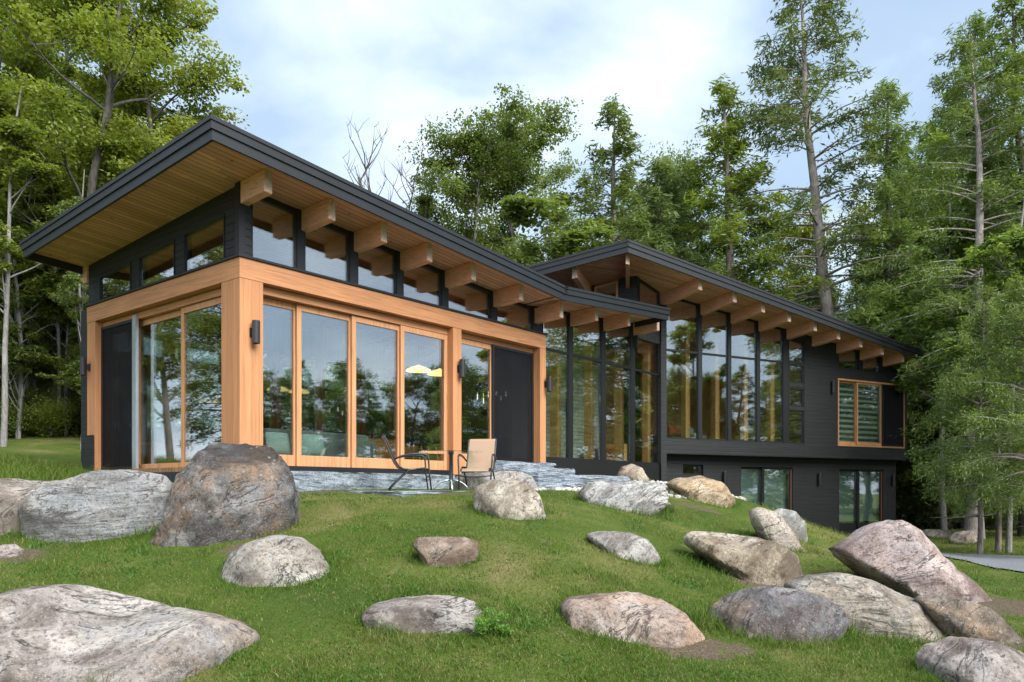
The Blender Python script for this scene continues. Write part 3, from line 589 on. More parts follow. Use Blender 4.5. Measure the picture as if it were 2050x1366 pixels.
# stone fireplace wall with vent, register and handrail
sw = 2.1
m = MB(); L.slab(m, [(9.75, sw), (14.3, sw), (14.3, sw+.5), (9.75, sw+.5)], .42, lambda u, w: 4.5); sf = part(m, 'stone_chimney_wall', 'stonewall')
a = L.u(1293.5, sw); z = L.z(1293.5, 793, sw); m = MB(); m.tube([L.p(a, sw-.03, z), L.p(a, sw-.002, z)], .085, 16); part(m, 'flue_cap', 'iron', sf)
a = L.u(1297, sw); m = MB(); L.box(m, a-.2, a+.2, sw-.03, sw-.002, L.z(1297, 817, sw), L.z(1297, 811, sw)); part(m, 'vent_grille', 'iron', sf)
m = MB(); m.tube([L.p(L.u(1272, sw-.9), sw-.9, L.z(1272, 847, sw-.9)), L.p(L.u(1308, sw-.9), sw-.9, L.z(1308, 822, sw-.9))], .035, 10); part(m, 'handrail', 'cedar_d')
m = MB()
for k in range(6): L.box(m, 12.5+.27*k, 12.77+.27*k-.002, 1.0, 1.9, .422, .6+.17*k)
part(m, 'stair', 'inwood')
# wall lamps
def lamp(fr, px, py0, py1, r, w=0., stand=.1):
    a = fr.u(px, w-stand); z0, z1 = fr.z(px, py1, w-stand), fr.z(px, py0, w-stand)
    m = MB(); n = 18; vs = []
    prof = [(r*.6, z0+.02), (r*.93, z0), (r, z0+.008), (r, z1-.008), (r*.93, z1), (r*.6, z1-.02)]
    c = fr.p(a, w-stand, 0); m.lathe([(q, zz+0) for q, zz in prof], n, (c[0], c[1], EYE))
    m.lathe([(.001, z1-.02), (r*.6, z1-.02)], n, (c[0], c[1], EYE)); m.lathe([(.001, z0+.02), (r*.6, z0+.02)], n, (c[0], c[1], EYE))
    o = part(m, 'wall_lamp', 'lamp')
    m = MB(); zm = (z0+z1)/2; h = (z1-z0); fr.box(m, a-r*.45, a+r*.45, w-stand+r*.5, w-.012, zm-.13*h, zm+.13*h); fr.box(m, a-r*.9, a+r*.9, w-.013, w-.001, zm-.2*h, zm+.2*h); part(m, 'lamp_bracket', 'lamp', o)
    for s in o.data.polygons: s.use_smooth = False
lamp(L, 512.5, 642, 688, .066); lamp(L, 925.5, 720, 756, .066); lamp(L, 1100, 754, 784, .066, 0, .12)
G_l = G.u(181); lamp(G, 166, 716, 752, .06, 0., .13)
lamp(Rr, 1668, 763, 787, .055, 0, .075)
for x, y0, y1 in ((1451, 944, 968), (1641, 947, 972), (1789, 951, 973)): lamp(Rr, x, y0, y1, .055, bw, .08)
# ------------------------------------------------------------------ boulders
def ico(sub):
    import bmesh
    b = bmesh.new(); bmesh.ops.create_icosphere(b, subdivisions=sub, radius=1); b.verts.ensure_lookup_table()
    v = np.array([x.co[:] for x in b.verts]); f = np.array([[q.index for q in p.verts] for p in b.faces]); b.free(); return v, f
ICO5, ICO6, ICO2, ICO1 = ico(5), ico(6), ico(2), ico(1)
SOIL = []                                                   # where boulders meet the lawn
def boulder(label, out, thick, col, seed, yc=None, con=None, facet=.82, nf=15, amp=.062, sq=.80, group='boulders set into the lawn', big=False):
    out = np.array(out, float); ybot = out[:, 1].max(); hh_ = np.ptp(out[:, 1]); cpx, cpy = con or ((out[:, 0].max()+out[:, 0].min())/2, ybot-.08*hh_)
    lo_ = out[:, 1] > out[:, 1].min()+.55*hh_; mxx = out[:, 0].mean(); out[lo_, 1] += .55*hh_*(out[lo_, 1]-out[:, 1].min()-.55*hh_)/(.45*hh_)+.12*hh_; out[lo_, 0] += (out[lo_, 0]-mxx)*.10; cx, cy = (out.max(0)+out.min(0))/2
    Yg = yc or hit(cpx, cpy)
    hw = np.ptp(out[:, 0])/2/F0*Yg; T = thick*hw; Yc = Yg+T*.86
    o0 = at(cx, cy, Yc); xy = np.c_[(out[:, 0]-cx)/F0*Yc, -(out[:, 1]-cy)/F0*Yc]
    th = np.linspace(-math.pi, math.pi, 721); r = np.zeros(721)
    for k, t in enumerate(th):
        d = np.array((math.cos(t), math.sin(t))); best = 0
        for i in range(len(xy)):
            a = xy[i]; e = xy[(i+1) % len(xy)]-a; den = d[0]*e[1]-d[1]*e[0]
            if abs(den) < 1e-9: continue
            s_ = (a[0]*e[1]-a[1]*e[0])/den; q = (a[0]*d[1]-a[1]*d[0])/den
            if 0 <= q <= 1 and s_ > best: best = s_
        r[k] = best
    k = np.ones(9)/9; r = np.convolve(np.r_[r[-5:-1], r, r[1:5]], k, 'valid')
    v, f = ICO6 if big else ICO5; v = v.copy(); rg = np.random.default_rng(seed)
    for _ in range(nf):                                     # flat broken faces
        nn = rg.normal(size=3); nn[1] = -abs(nn[1])*1.5-.5; nn[2] += .2; nn /= np.linalg.norm(nn)
        c = facet+rg.uniform(-.14, .10); e = v@nn-c; v = v-np.where(e > 0, e, 0)[:, None]*nn*.98
    rho = np.hypot(v[:, 0], v[:, 2]); ang = np.arctan2(v[:, 2], v[:, 0]); m = np.interp(ang, th, r)
    rs = np.power(np.clip(rho, 0, 1), sq)
    # the silhouette follows the radius in every direction; the body bulges with its own thickness
    lim = np.interp(ang, th, np.ones(721)); q = np.c_[np.cos(ang)*rs*m*lim, np.sign(v[:, 1])*np.abs(v[:, 1])**.72*T, np.sin(ang)*rs*m]
    low = np.sin(ang)*rs < -.35; q[:, 2] -= np.where(q[:, 2] < -.5*np.ptp(xy[:, 1])/2, 0, 0)
    sz = (hw*np.ptp(out[:, 1])/2/F0*Yc)**.5; n0 = v/np.linalg.norm(v, axis=1)[:, None]
    p = q/sz; d = fbm(p*1.5+seed*3.1, seed, 4)*.55+(.5-np.abs(fbm(p*2.4+seed, seed+7, 5)))*.8+fbm(p*(1., 1., 1.)*9+seed, seed+3, 4)*.30
    strat = p@np.array((.35, .3, 1.)); d = d+.22*np.sin(strat*9+2.5*fbm(p*1.7, seed+31, 3))*np.clip(fbm(p*1.1, seed+9, 2)+.3, 0, 1)
    q = q+n0*(d*amp*sz)[:, None]
    # root the boulder in the soil: its lower half runs on down below the turf
    o = obj_np('boulder', mesh_np('boulder', q, f, M['rock'], True), o0); o.color = (*[q_*.86 for q_ in col], 1); tag(o, label, 'boulder', group)
    SOIL.append((o0[0], Yc, hw*1.0, T)); return o
GR, TAN, PNK, DRK, WHT, ORG = (.36, .345, .325), (.47, .39, .29), (.45, .36, .315), (.185, .165, .145), (.55, .52, .47), (.52, .37, .21)
boulder('huge dark rounded boulder standing highest, in front of the cedar corner post', [(302, 1045), (318, 985), (326, 945), (345, 915), (385, 895), (420, 882), (470, 884), (530, 895), (560, 925), (577, 960), (580, 990), (565, 1025), (535, 1062), (500, 1085), (460, 1106), (420, 1110), (370, 1100), (325, 1075)], .85, (.135, .125, .12), 11, con=(430, 1098), amp=.11, nf=22, facet=.70, big=True)
boulder('long grey streaked boulder leaning against the left side of the huge dark one', [(64, 1030), (75, 995), (110, 972), (160, 958), (200, 945), (260, 942), (320, 950), (345, 985), (340, 1040), (320, 1075), (260, 1080), (200, 1088), (140, 1095), (90, 1085), (66, 1065)], .75, (.33, .335, .33), 12, con=(200, 1085), amp=.06, big=True)
boulder('pale boulder cut by the left edge of the photo, above the gravelly patch', [(-110, 1010), (-60, 970), (0, 962), (60, 955), (115, 955), (140, 975), (110, 1010), (70, 1060), (50, 1080), (0, 1082), (-80, 1080)], .7, (.47, .42, .37), 13, con=(20, 1075))
boulder('broad flat granite boulder filling the near left corner of the lawn', [(-160, 1270), (-60, 1215), (30, 1185), (110, 1181), (200, 1200), (300, 1222), (400, 1240), (460, 1258), (500, 1280), (495, 1310), (450, 1350), (370, 1400), (250, 1440), (60, 1420), (-140, 1400)], .75, (.42, .375, .335), 14, con=(230, 1395), amp=.055, big=True)
boulder('round speckled boulder alone on the lawn below the huge dark one', [(453, 1145), (462, 1112), (500, 1085), (550, 1072), (595, 1076), (630, 1100), (658, 1140), (645, 1165), (600, 1182), (545, 1187), (490, 1178), (460, 1168)], .9, (.47, .43, .375), 15, con=(550, 1180), amp=.045)
boulder('small brown boulder half sunk in the middle of the lawn', [(824, 1092), (838, 1077), (880, 1076), (930, 1076), (955, 1084), (958, 1102), (945, 1122), (915, 1135), (870, 1141), (850, 1128), (838, 1110)], .75, (.36, .27, .20), 16, con=(890, 1135))
boulder('low wide grey boulder on the near lawn with weeds at its right end', [(728, 1228), (745, 1213), (790, 1203), (850, 1196), (920, 1202), (975, 1215), (1010, 1238), (1022, 1262), (990, 1275), (930, 1285), (860, 1285), (800, 1270), (750, 1252)], .75, (.39, .345, .315), 17, con=(870, 1278), big=True)
boulder('split pinkish boulder on the near lawn beside the black and pink one', [(1126, 1215), (1140, 1200), (1200, 1194), (1270, 1192), (1330, 1205), (1365, 1225), (1390, 1255), (1398, 1280), (1370, 1298), (1320, 1300), (1250, 1298), (1180, 1285), (1140, 1255)], .75, (.44, .34, .28), 18, con=(1270, 1292), amp=.075, big=True)
boulder('black and pink streaked boulder right of the split pinkish one', [(1424, 1240), (1430, 1215), (1460, 1195), (1510, 1180), (1560, 1178), (1610, 1185), (1660, 1205), (1700, 1240), (1690, 1270), (1620, 1280), (1540, 1295), (1470, 1288), (1435, 1270)], .7, (.17, .145, .14), 19, con=(1530, 1286), amp=.07, big=True)
boulder('white and black marbled boulder on the lawn below the patio boulders', [(1172, 1070), (1210, 1064), (1260, 1069), (1295, 1080), (1318, 1105), (1322, 1120), (1300, 1130), (1260, 1126), (1220, 1118), (1195, 1098)], .7, (.50, .475, .44), 20, con=(1260, 1125), amp=.07)
boulder('cream boulder with a dark hollow, in front of the patio chairs', [(948, 992), (955, 975), (985, 962), (1030, 959), (1060, 972), (1080, 995), (1087, 1015), (1080, 1040), (1050, 1046), (1015, 1040), (985, 1020), (955, 1008)], .85, (.60, .53, .43), 21, con=(1030, 1042), amp=.075)
boulder('white grey lumpy boulder at the lawn edge below the stone steps', [(1158, 988), (1175, 970), (1200, 962), (1245, 968), (1300, 964), (1328, 975), (1326, 1000), (1290, 1015), (1260, 1028), (1225, 1018), (1180, 1005)], .7, (.50, .49, .465), 22, con=(1255, 1024), amp=.09)
boulder('small round cream boulder against the black base of the glass wall', [(1237, 950), (1245, 935), (1265, 929), (1285, 938), (1299, 955), (1298, 966), (1270, 967), (1245, 962)], .8, (.55, .47, .36), 23, con=(1270, 966))
boulder('orange tinted boulder lying among the pebbles by the basement wall', [(1330, 965), (1360, 954), (1410, 953), (1445, 965), (1463, 990), (1466, 1010), (1420, 1013), (1380, 1005), (1350, 985)], .75, (.53, .39, .23), 24, con=(1410, 1008), amp=.05)
boulder('little round boulder just under the orange tinted one', [(1313, 1015), (1322, 1002), (1335, 1002), (1346, 1014), (1342, 1026), (1322, 1028), (1314, 1022)], .9, (.47, .40, .32), 25, con=(1330, 1026))
boulder('tan slanting boulder standing before the basement door', [(1495, 1025), (1520, 1015), (1560, 1028), (1600, 1065), (1625, 1105), (1622, 1140), (1595, 1148), (1560, 1110), (1525, 1065), (1500, 1038)], .6, (.48, .40, .32), 26, yc=12.6, amp=.06)
boulder('grey white boulder tucked behind the tan slanting one', [(1530, 1035), (1560, 1018), (1590, 1024), (1612, 1048), (1618, 1075), (1590, 1080), (1550, 1065)], .7, (.50, .50, .46), 27, yc=14.2)
boulder('long tan boulder with an undercut dark end on the slope', [(1370, 1080), (1385, 1066), (1430, 1063), (1490, 1070), (1550, 1085), (1590, 1110), (1602, 1145), (1590, 1165), (1545, 1172), (1500, 1170), (1475, 1150), (1420, 1115), (1380, 1100)], .55, (.43, .355, .26), 28, con=(1500, 1165), amp=.08, big=True)
boulder('flat pale slab boulder spreading behind the black and pink one', [(1575, 1170), (1620, 1152), (1690, 1148), (1760, 1165), (1830, 1200), (1880, 1235), (1925, 1260), (1920, 1285), (1840, 1285), (1760, 1278), (1680, 1265), (1620, 1235)], .55, (.44, .39, .32), 29, con=(1780, 1280), amp=.05, big=True)
boulder('big pink peaked boulder by the gravel path', [(1668, 1108), (1700, 1082), (1745, 1053), (1795, 1043), (1850, 1075), (1900, 1105), (1945, 1140), (1980, 1190), (2010, 1245), (1940, 1250), (1880, 1225), (1820, 1190), (1770, 1155), (1710, 1122)], .6, (.50, .385, .355), 30, con=(1840, 1205), amp=.065, big=True)
boulder('smooth pale boulder in the near right corner', [(1850, 1320), (1870, 1295), (1930, 1281), (2000, 1290), (2080, 1320), (2130, 1380), (2080, 1420), (1960, 1415), (1880, 1375), (1858, 1345)], .8, (.45, .385, .35), 31, con=(1950, 1398), big=True)
boulder('low flat boulder at the wood edge beside the hemlock trunk', [(1840, 1070), (1860, 1060), (1900, 1062), (1910, 1072), (1880, 1080), (1850, 1078)], .8, (.36, .34, .30), 32, yc=27)
boulder('squat brown boulder at the foot of the wide hemlock trunk', [(1905, 1078), (1915, 1066), (1945, 1063), (1960, 1075), (1958, 1090), (1910, 1088)], .8, (.38, .31, .25), 33, yc=25)
boulder('grey patio boulder behind the second chair', [(905, 962), (925, 948), (985, 945), (1040, 944), (1065, 955), (1076, 975), (1060, 985), (960, 985), (910, 982)], .5, (.46, .43, .39), 34, yc=14.9, amp=.06)
boulder('small pale pinkish rock at the left edge below the pale boulder', [(-30, 1110), (-10, 1092), (25, 1090), (42, 1102), (35, 1120), (-5, 1125)], .8, (.40, .33, .30), 35, con=(5, 1120))
boulder('low brown rock ridge running right of the pink peaked boulder', [(1830, 1195), (1900, 1195), (1970, 1215), (2020, 1255), (2070, 1290), (2060, 1315), (1990, 1300), (1920, 1275), (1870, 1245)], .4, (.22, .185, .15), 36, con=(1980, 1290))
# ------------------------------------------------------------------ bluestone patio, steps, pebbles
def slab(label, fr, u0, u1, w0, w1, z0, z1, seed, name='stone_slab', cat='stone slab', group='bluestone slabs below the glass doors'):
    nu = max(6, int((u1-u0)/.09)); nw = max(4, int((w1-w0)/.09)); us = np.linspace(0, 1, nu); ws = np.linspace(0, 1, nw); nz = 5
    import bmesh
    b = bmesh.new(); bmesh.ops.create_cube(b, size=1); bmesh.ops.subdivide_edges(b, edges=b.edges, cuts=14, use_grid_fill=True)
    v = np.array([q.co[:] for q in b.verts]); f = np.array([[q.index for q in p.verts] for p in b.faces]); b.free()
    uu = u0+(v[:, 0]+.5)*(u1-u0); ww = w0+(v[:, 1]+.5)*(w1-w0); q = np.c_[uu, ww, v[:, 2]]
    d = fbm(np.c_[uu*2.3, ww*2.3, v[:, 2]*2.2]+seed, seed, 4); e = fbm(np.c_[uu*5, ww*5, v[:, 2]*7]+seed, seed+4, 3)
    ww = ww+np.where(np.abs(v[:, 1]) > .49, np.sign(v[:, 1])*(d*.05+e*.035), 0); uu = uu+np.where(np.abs(v[:, 0]) > .49, np.sign(v[:, 0])*(d*.06+e*.02), 0)
    zz = z0+(v[:, 2]+.5)*(z1-z0)+np.where(v[:, 2] > .49, d*.012, 0)
    P = np.array([fr.p(a, c, z) for a, c, z in zip(uu, ww, zz)]); o0 = P.mean(0)
    o = obj_np(name, mesh_np(name, P-o0, f, M['slab'], False), o0); return tag(o, label, cat, group)
slab('long bluestone ledge under the left sliding doors', L, .55, 2.75, -.55, -.02, -.12, .325, 1)
slab('bluestone ledge under the right sliding doors behind the first chair', L, 2.77, 4.7, -.5, -.02, -.12, .32, 2)
def slabpx(label, x0, x1, yt, yb, w0, w1, seed):
    slab(label, L, L.u(x0, w0), L.u(x1, w0), w0, w1, L.z((x0+x1)/2, yb, w0), L.z((x0+x1)/2, yt, w0), seed, 'stone_step', 'stone step', 'bluestone steps up to the screen door')
slabpx('top bluestone step right under the screen door', 984, 1112, 925, 943, -.75, -.05, 3)
slabpx('second bluestone step down from the screen door', 1008, 1152, 936, 955, -1.3, -.5, 4)
slabpx('wide third bluestone step reaching toward the small cream boulder', 1078, 1258, 951, 967, -1.75, -1.0, 5)
slabpx('lowest bluestone step at the edge of the lawn', 1078, 1200, 965, 984, -2.3, -1.5, 6)
slab('thin flat bluestone patio under the chairs and glass table', L, 1.2, 5.4, -2.6, -.53, -.2, -.01, 7, 'patio', 'patio', None)
m = MB(); zz_ = g1(0, 0)
def pebbles(name, label, area, n, seed, rr=(.03, .09)):
    rg = np.random.default_rng(seed); V = []; Fs = []; v0, f0 = ICO1; k = 0
    while k < n:
        px = rg.uniform(area[0], area[1]); py = rg.uniform(area[2], area[3]); a_ = area[4](px, py)
        if a_ is None: continue
        x, y = a_; r = rg.uniform(*rr); sc = r*rg.uniform(.6, 1.15, 3); sc[2] *= .7; t = rg.uniform(0, 6.28); c, s_ = math.cos(t), math.sin(t)
        q = v0*(1+.25*rg.uniform(-1, 1, (len(v0), 1)))*sc; q = np.c_[q[:, 0]*c-q[:, 1]*s_, q[:, 0]*s_+q[:, 1]*c, q[:, 2]]+(x, y, g1(x, y)+sc[2]*.3); Fs.append(f0+len(v0)*k); V.append(q); k += 1
    o = obj_np(name, mesh_np(name, np.concatenate(V), np.concatenate(Fs), M['pebble'])); struct(o, 'stuff', label); return o
def m_pebble():
    n = NT('river_pebbles'); g = n.n('ShaderNodeNewGeometry'); c = n.ramp(g.outputs['Random Per Island'], [(0, (.20, .20, .21)), (.35, (.42, .41, .40)), (.6, (.58, .55, .52)), (.8, (.46, .38, .32)), (1, (.68, .67, .66))])
    return n.pbr(c, .75, n.bump(n.noise(n.coord(), 40, 4), .3, .01), .3)
M['pebble'] = m_pebble()
def in_bed(px, py):
    Y = 15.5+(px-1000)/480*6+random.uniform(-1.5, 2.2); x = (px-CX)/F0*Y; return x, Y
pebbles('pebbles', 'loose river pebbles filling the bed along the glass wall and basement', (1010, 1490, 0, 1, in_bed), 1500, 3)
# gravel path on the right
def sheet(name, ring, mt, dz, step=.3, kind='structure'):
    ring = np.array(ring); x0, y0 = ring.min(0); x1, y1 = ring.max(0); xs = np.arange(x0, x1+step, step); ys = np.arange(y0, y1+step, step)
    X, Y = np.meshgrid(xs, ys); n_ = len(ring); ins = np.zeros(X.shape, bool)
    for i in range(n_):
        a, b = ring[i], ring[(i+1) % n_]
        with np.errstate(divide='ignore', invalid='ignore'): c = ((a[1] > Y) != (b[1] > Y)) & (X < (b[0]-a[0])*(Y-a[1])/(b[1]-a[1])+a[0])
        ins ^= c
    Z = gz(X, Y)+dz; id_ = np.arange(X.size).reshape(X.shape); q = np.stack([id_[:-1, :-1], id_[:-1, 1:], id_[1:, 1:], id_[1:, :-1]], -1); ok = ins[:-1, :-1] | ins[1:, 1:] | ins[:-1, 1:] | ins[1:, :-1]
    q = q[ok]; us, inv = np.unique(q, return_inverse=True)
    return struct(obj_np(name, mesh_np(name, np.c_[X.ravel(), Y.ravel(), Z.ravel()][us], inv.reshape(q.shape), M[mt], True)), kind)
def smooth_ring(p, n=10):
    p = np.array(p, float); o = []
    for i in range(len(p)):
        a, b, c, d = p[i-1], p[i], p[(i+1) % len(p)], p[(i+2) % len(p)]
        for t in np.linspace(0, 1, n, endpoint=False): o.append(.5*((2*b)+(c-a)*t+(2*a-5*b+4*c-d)*t*t+(3*b-a-3*c+d)*t**3))
    return np.array(o)
PATH = smooth_ring([(9.2, 21.2), (10.2, 18.3), (10.6, 15.0), (12, 13.6), (20, 12.6), (34, 13), (34, 18), (22, 18.6), (14, 19.8), (11.5, 21.8)])
sheet('gravel_path', PATH, 'gravel', .03, .12)
# ------------------------------------------------------------------ patio furniture
def patio_chair(label, x, y, rz, z):
    t = thing('patio_chair', label, 'chair', (x, y, z), 'tan sling chairs on the patio', rz)
    pr = [(-.50, .97), (-.46, .93), (-.40, .80), (-.34, .66), (-.28, .52), (-.22, .43), (-.14, .385), (0, .37), (.14, .39), (.22, .40), (.27, .385), (.29, .35)]
    def lb(mb, name, m, **k): return mb.build(name, M[m], t, org=(0, 0, 0), **k)
    m = MB(); w = .245
    a = [(-w, p[0], p[1]) for p in pr]; b = [(w, p[0], p[1]) for p in pr]
    for i in range(len(pr)-1): m.prism([a[i], b[i], b[i+1], a[i+1]], [(q[0], q[1]-.004, q[2]-.008) for q in (a[i], b[i], b[i+1], a[i+1])])
    lb(m, 'sling_seat', 'sling')
    for s in (-1, 1):
        m = MB(); m.tube([(s*.255, p[0], p[1]) for p in pr], .015, 8); lb(m, 'side_rail', 'chairm', smooth=True)
        m = MB(); m.tube([(s*.27, -.29, .55), (s*.29, -.2, .60), (s*.30, -.05, .635), (s*.305, .1, .645), (s*.305, .22, .64), (s*.305, .27, .61), (s*.305, .285, .55), (s*.29, .30, .3), (s*.28, .34, .0)], [.014, .016, .02, .022, .02, .017, .015, .014, .014], 8); lb(m, 'arm_and_front_leg', 'chairm', smooth=True)
        m = MB(); m.tube([(s*.262, .12, .385), (s*.265, -.05, .36), (s*.27, -.3, .12), (s*.27, -.40, 0)], .0135, 8); lb(m, 'rear_leg', 'chairm', smooth=True)
    m = MB(); m.tube([(-.28, .31, .27), (-.1, .31, .25), (.1, .31, .25), (.28, .31, .27)], .012, 8); lb(m, 'crossbar', 'chairm', smooth=True)
    return t
pz = EYE-.012; q = at(822, 980, 13.9); patio_chair('tan sling chair seen from the side, left of the glass table', q[0], q[1], R(-78), pz)
q = at(957, 982, 14.2); patio_chair('tan sling chair facing the camera, right of the glass table', q[0], q[1], R(172), pz)
q = at(903, 982, 14.1); t = thing('patio_table', 'round glass patio table on a steel pedestal between the two chairs', 'table', (q[0], q[1], pz))
m = MB(); m.lathe([(.001, .69), (.575, .69), (.58, .695), (.575, .702), (.001, .702)], 48); m.build('glass_top', M['tglass'], t, org=(0, 0, 0))
m = MB(); m.lathe([(.05, .689), (.045, .66), (.035, .65), (.035, .19), (.04, .18), (.001, .18)], 20); m.build('pedestal', M['chairm'], t, org=(0, 0, 0), smooth=True)
for k in range(4):
    a = R(8+90*k); c, s_ = math.cos(a), math.sin(a); m = MB(); m.tube([(c*r, s_*r, z) for r, z in ((.03, .2), (.10, .19), (.2, .15), (.28, .08), (.32, 0.0))], .018, 8); m.build('foot', M['chrome'], t, org=(0, 0, 0), smooth=True)
# ------------------------------------------------------------------ things seen through the glass
def cush(fr, px, py, w, sx, sz, mt, label, name='cushion', tilt=.2, grp=None):
    v, f = ICO5; v = v.copy(); q = np.sign(v)*np.abs(v)**.45; q /= np.maximum(np.abs(q).max(1, keepdims=True), 1e-6)**.6
    fall = (1-.75*(np.abs(q[:, 0])**3))*(1-.75*np.abs(q[:, 2])**3); x = q[:, 0]*sx/2; y = v[:, 1]*.11*np.clip(fall, .1, 1); z = q[:, 2]*sz/2
    y = y+z*tilt; u0 = fr.u(px, w); z0 = fr.z(px, py, w); P = np.array([fr.p(u0+a, w+b, z0+c) for a, b, c in zip(x, y, z)]); o0 = np.array(fr.p(u0, w, z0))
    o = obj_np(name, mesh_np(name, P-o0, f, M[mt], True), o0); return tag(o, label, 'cushion', grp)
def fbox(fr, root, name, mt, u0, u1, w0, w1, z0, z1, bev=.02):
    m = MB(); fr.box(m, u0, u1, w0, w1, z0, z1); return m.build(name, M[mt], root, org=root_of(root), bevel=bev)
FZ = .42
so = thing('sofa', 'low grey sofa just inside the left sliding doors', 'sofa', L.p(2, 1.1, FZ))
fbox(L, so, 'seat', 'sofa', .9, 3.3, .75, 1.6, FZ+.1, FZ+.42, .05); fbox(L, so, 'backrest', 'sofa', .9, 3.3, .6, .749, FZ+.1, FZ+.7, .05); fbox(L, so, 'armrest', 'sofa', .7, .899, .6, 1.6, FZ+.08, FZ+.58, .05); fbox(L, so, 'armrest', 'sofa', 3.301, 3.5, .6, 1.6, FZ+.08, FZ+.58, .05)
cush(L, 557, 890, .50, .5, .44, 'cushion', 'grey green cushion behind the leftmost sliding door pane', grp='cushions on the sofa'); cush(L, 625, 894, .52, .55, .46, 'cushion', 'grey green cushion tilted behind the second sliding door pane', grp='cushions on the sofa')
isl = thing('kitchen_island', 'honey coloured kitchen island with dark top behind the sliding doors', 'kitchen island', L.p(5, 3.3, FZ))
fbox(L, isl, 'cabinet', 'inwood', 4.3, 7.2, 3.2, 4.1, FZ, FZ+.9, .01); fbox(L, isl, 'worktop', 'iron', 4.2, 7.3, 3.1, 4.2, FZ+.902, FZ+.95, .005)
for px, lab in ((828, 'bar stool with black seat nearer the left of the pane'), (858, 'bar stool with black seat nearer the cedar stile')):
    w = 2.2; u = L.u(px, w); t = thing('bar_stool', lab+' inside the kitchen', 'bar stool', L.p(u, w, FZ), 'bar stools at the island'); ro = root_of(t)
    m = MB(); L.box(m, u-.2, u+.2, w-.2, w+.2, FZ+.68, FZ+.73); L.box(m, u-.2, u+.2, w+.17, w+.2, FZ+.73, FZ+.92); m.build('seat', M['iron'], t, org=ro, bevel=.02)
    for a in (-1, 1):
        for b in (-1, 1): m = MB(); m.tube([L.p(u+a*.13, w+b*.13, FZ+.68), L.p(u+a*.2, w+b*.2, FZ)], .016, 6); m.build('leg', M['inwood'], t, org=ro)
for px, py, lab in ((838, 741, 'lit yellow pendant lamp over the kitchen island'), (880, 748, 'lit yellow pendant lamp half hidden by the door stile')):
    w = 2.6; u = L.u(px, w); z = L.z(px, py, w); t = thing('pendant_lamp', lab, 'lamp', L.p(u, w, z), 'pendant lamps over the island'); ro = root_of(t); c = L.p(u, w, z)
    m = MB(); m.lathe([(.32, -.03), (.30, .01), (.2, .06), (.05, .11), (.02, .13)], 24, c); m.build('lamp_shade', M['glow'], t, org=ro, smooth=True)
    m = MB(); m.tube([(c[0], c[1], c[2]+.12), (c[0], c[1], EYE+ztl(u, w)-.2)], .008, 6); m.build('cord', M['iron'], t, org=ro)
ch = thing('chandelier', 'black chandelier of small lit glass tubes behind the screen door', 'chandelier', L.p(8.1, 2.2, 2.3)); ro = root_of(ch)
w = 2.2; m = MB(); m.tube([L.p(6.6, w, 2.62), L.p(9.0, w, 2.62)], .015, 6); m.tube([L.p(7.8, w, 2.62), L.p(7.8, w, 4.2)], .01, 6); m.build('frame', M['iron'], ch, org=ro)
for i, px in enumerate((956, 968, 978, 994, 1003, 1013, 1022, 1030)):
    u = L.u(px, w); z = L.z(px, (795, 803, 790, 788, 797, 789, 799, 794)[i], w); c = L.p(u, w, z); m = MB(); m.lathe([(.001, -.07), (.014, -.07), (.014, .07), (.001, .07)], 8, c); m.tube([(c[0], c[1], c[2]+.07), (c[0], c[1], EYE+2.62)], .004, 4); m.build('bulb', M['bulb'], ch, org=ro)
dt = thing('dining_table', 'dark dining table behind the screen door', 'table', L.p(8, 2.4, FZ)); ro = root_of(dt)
fbox(L, dt, 'tabletop', 'darkwood', 6.9, 9.2, 1.9, 2.9, FZ+.71, FZ+.75, .005)
for a in (7.0, 9.1):
    for b in (2.0, 2.8): fbox(L, dt, 'leg', 'darkwood', a-.04, a+.04, b-.04, b+.04, FZ, FZ+.709, 0)
for k, (u, w, lab) in enumerate(((7.55, 1.55, 'dark slatted dining chair nearest the door stile behind the screen'), (8.35, 1.5, 'dark slatted dining chair in the middle of the screen door'))):
    t = thing('dining_chair', lab, 'chair', L.p(u, w, FZ), 'dining chairs'); ro = root_of(t)
    fbox(L, t, 'seat', 'darkwood', u-.22, u+.22, w-.2, w+.22, FZ+.42, FZ+.46, .01)
    m = MB()
    for i in range(6): L.box(m, u-.2+.07*i, u-.17+.07*i, w-.22, w-.202, FZ+.46, FZ+.86)
    L.box(m, u-.22, u+.22, w-.225, w-.195, FZ+.861, FZ+.93); m.build('backrest', M['darkwood'], t, org=ro)
    for a in (-.2, .2):
        for b in (-.2, .2): fbox(L, t, 'leg', 'darkwood', u+a-.02, u+a+.02, w+b-.018, w+b+.022, FZ, FZ+.419, 0)
w = sw-.45; a, b = L.u(1178, w), L.u(1247, w); st = thing('wood_stove', 'black iron stove in front of the stone chimney wall', 'stove', L.p((a+b)/2, w, FZ)); ro = root_of(st)
fbox(L, st, 'firebox', 'iron', a+.1, b-.3, w-.2, w+.3, FZ+.15, FZ+.85, .03); m = MB()
for i in range(4): L.box(m, a+.15+(b-a-.6)*(i % 2), a+.2+(b-a-.6)*(i % 2), w-.15+.35*(i//2), w-.1+.35*(i//2), FZ, FZ+.15)
m.build('legs', M['iron'], st, org=ro); fbox(L, st, 'door', 'darkwood', a+.2, b-.42, w-.215, w-.201, FZ+.25, FZ+.72, .005)
FR = rb+.2
bd = thing('bed', 'bed with a white quilted blanket behind the second tall pane', 'bed', Rr.p(2.2, 2.4, FR)); ro = root_of(bd)
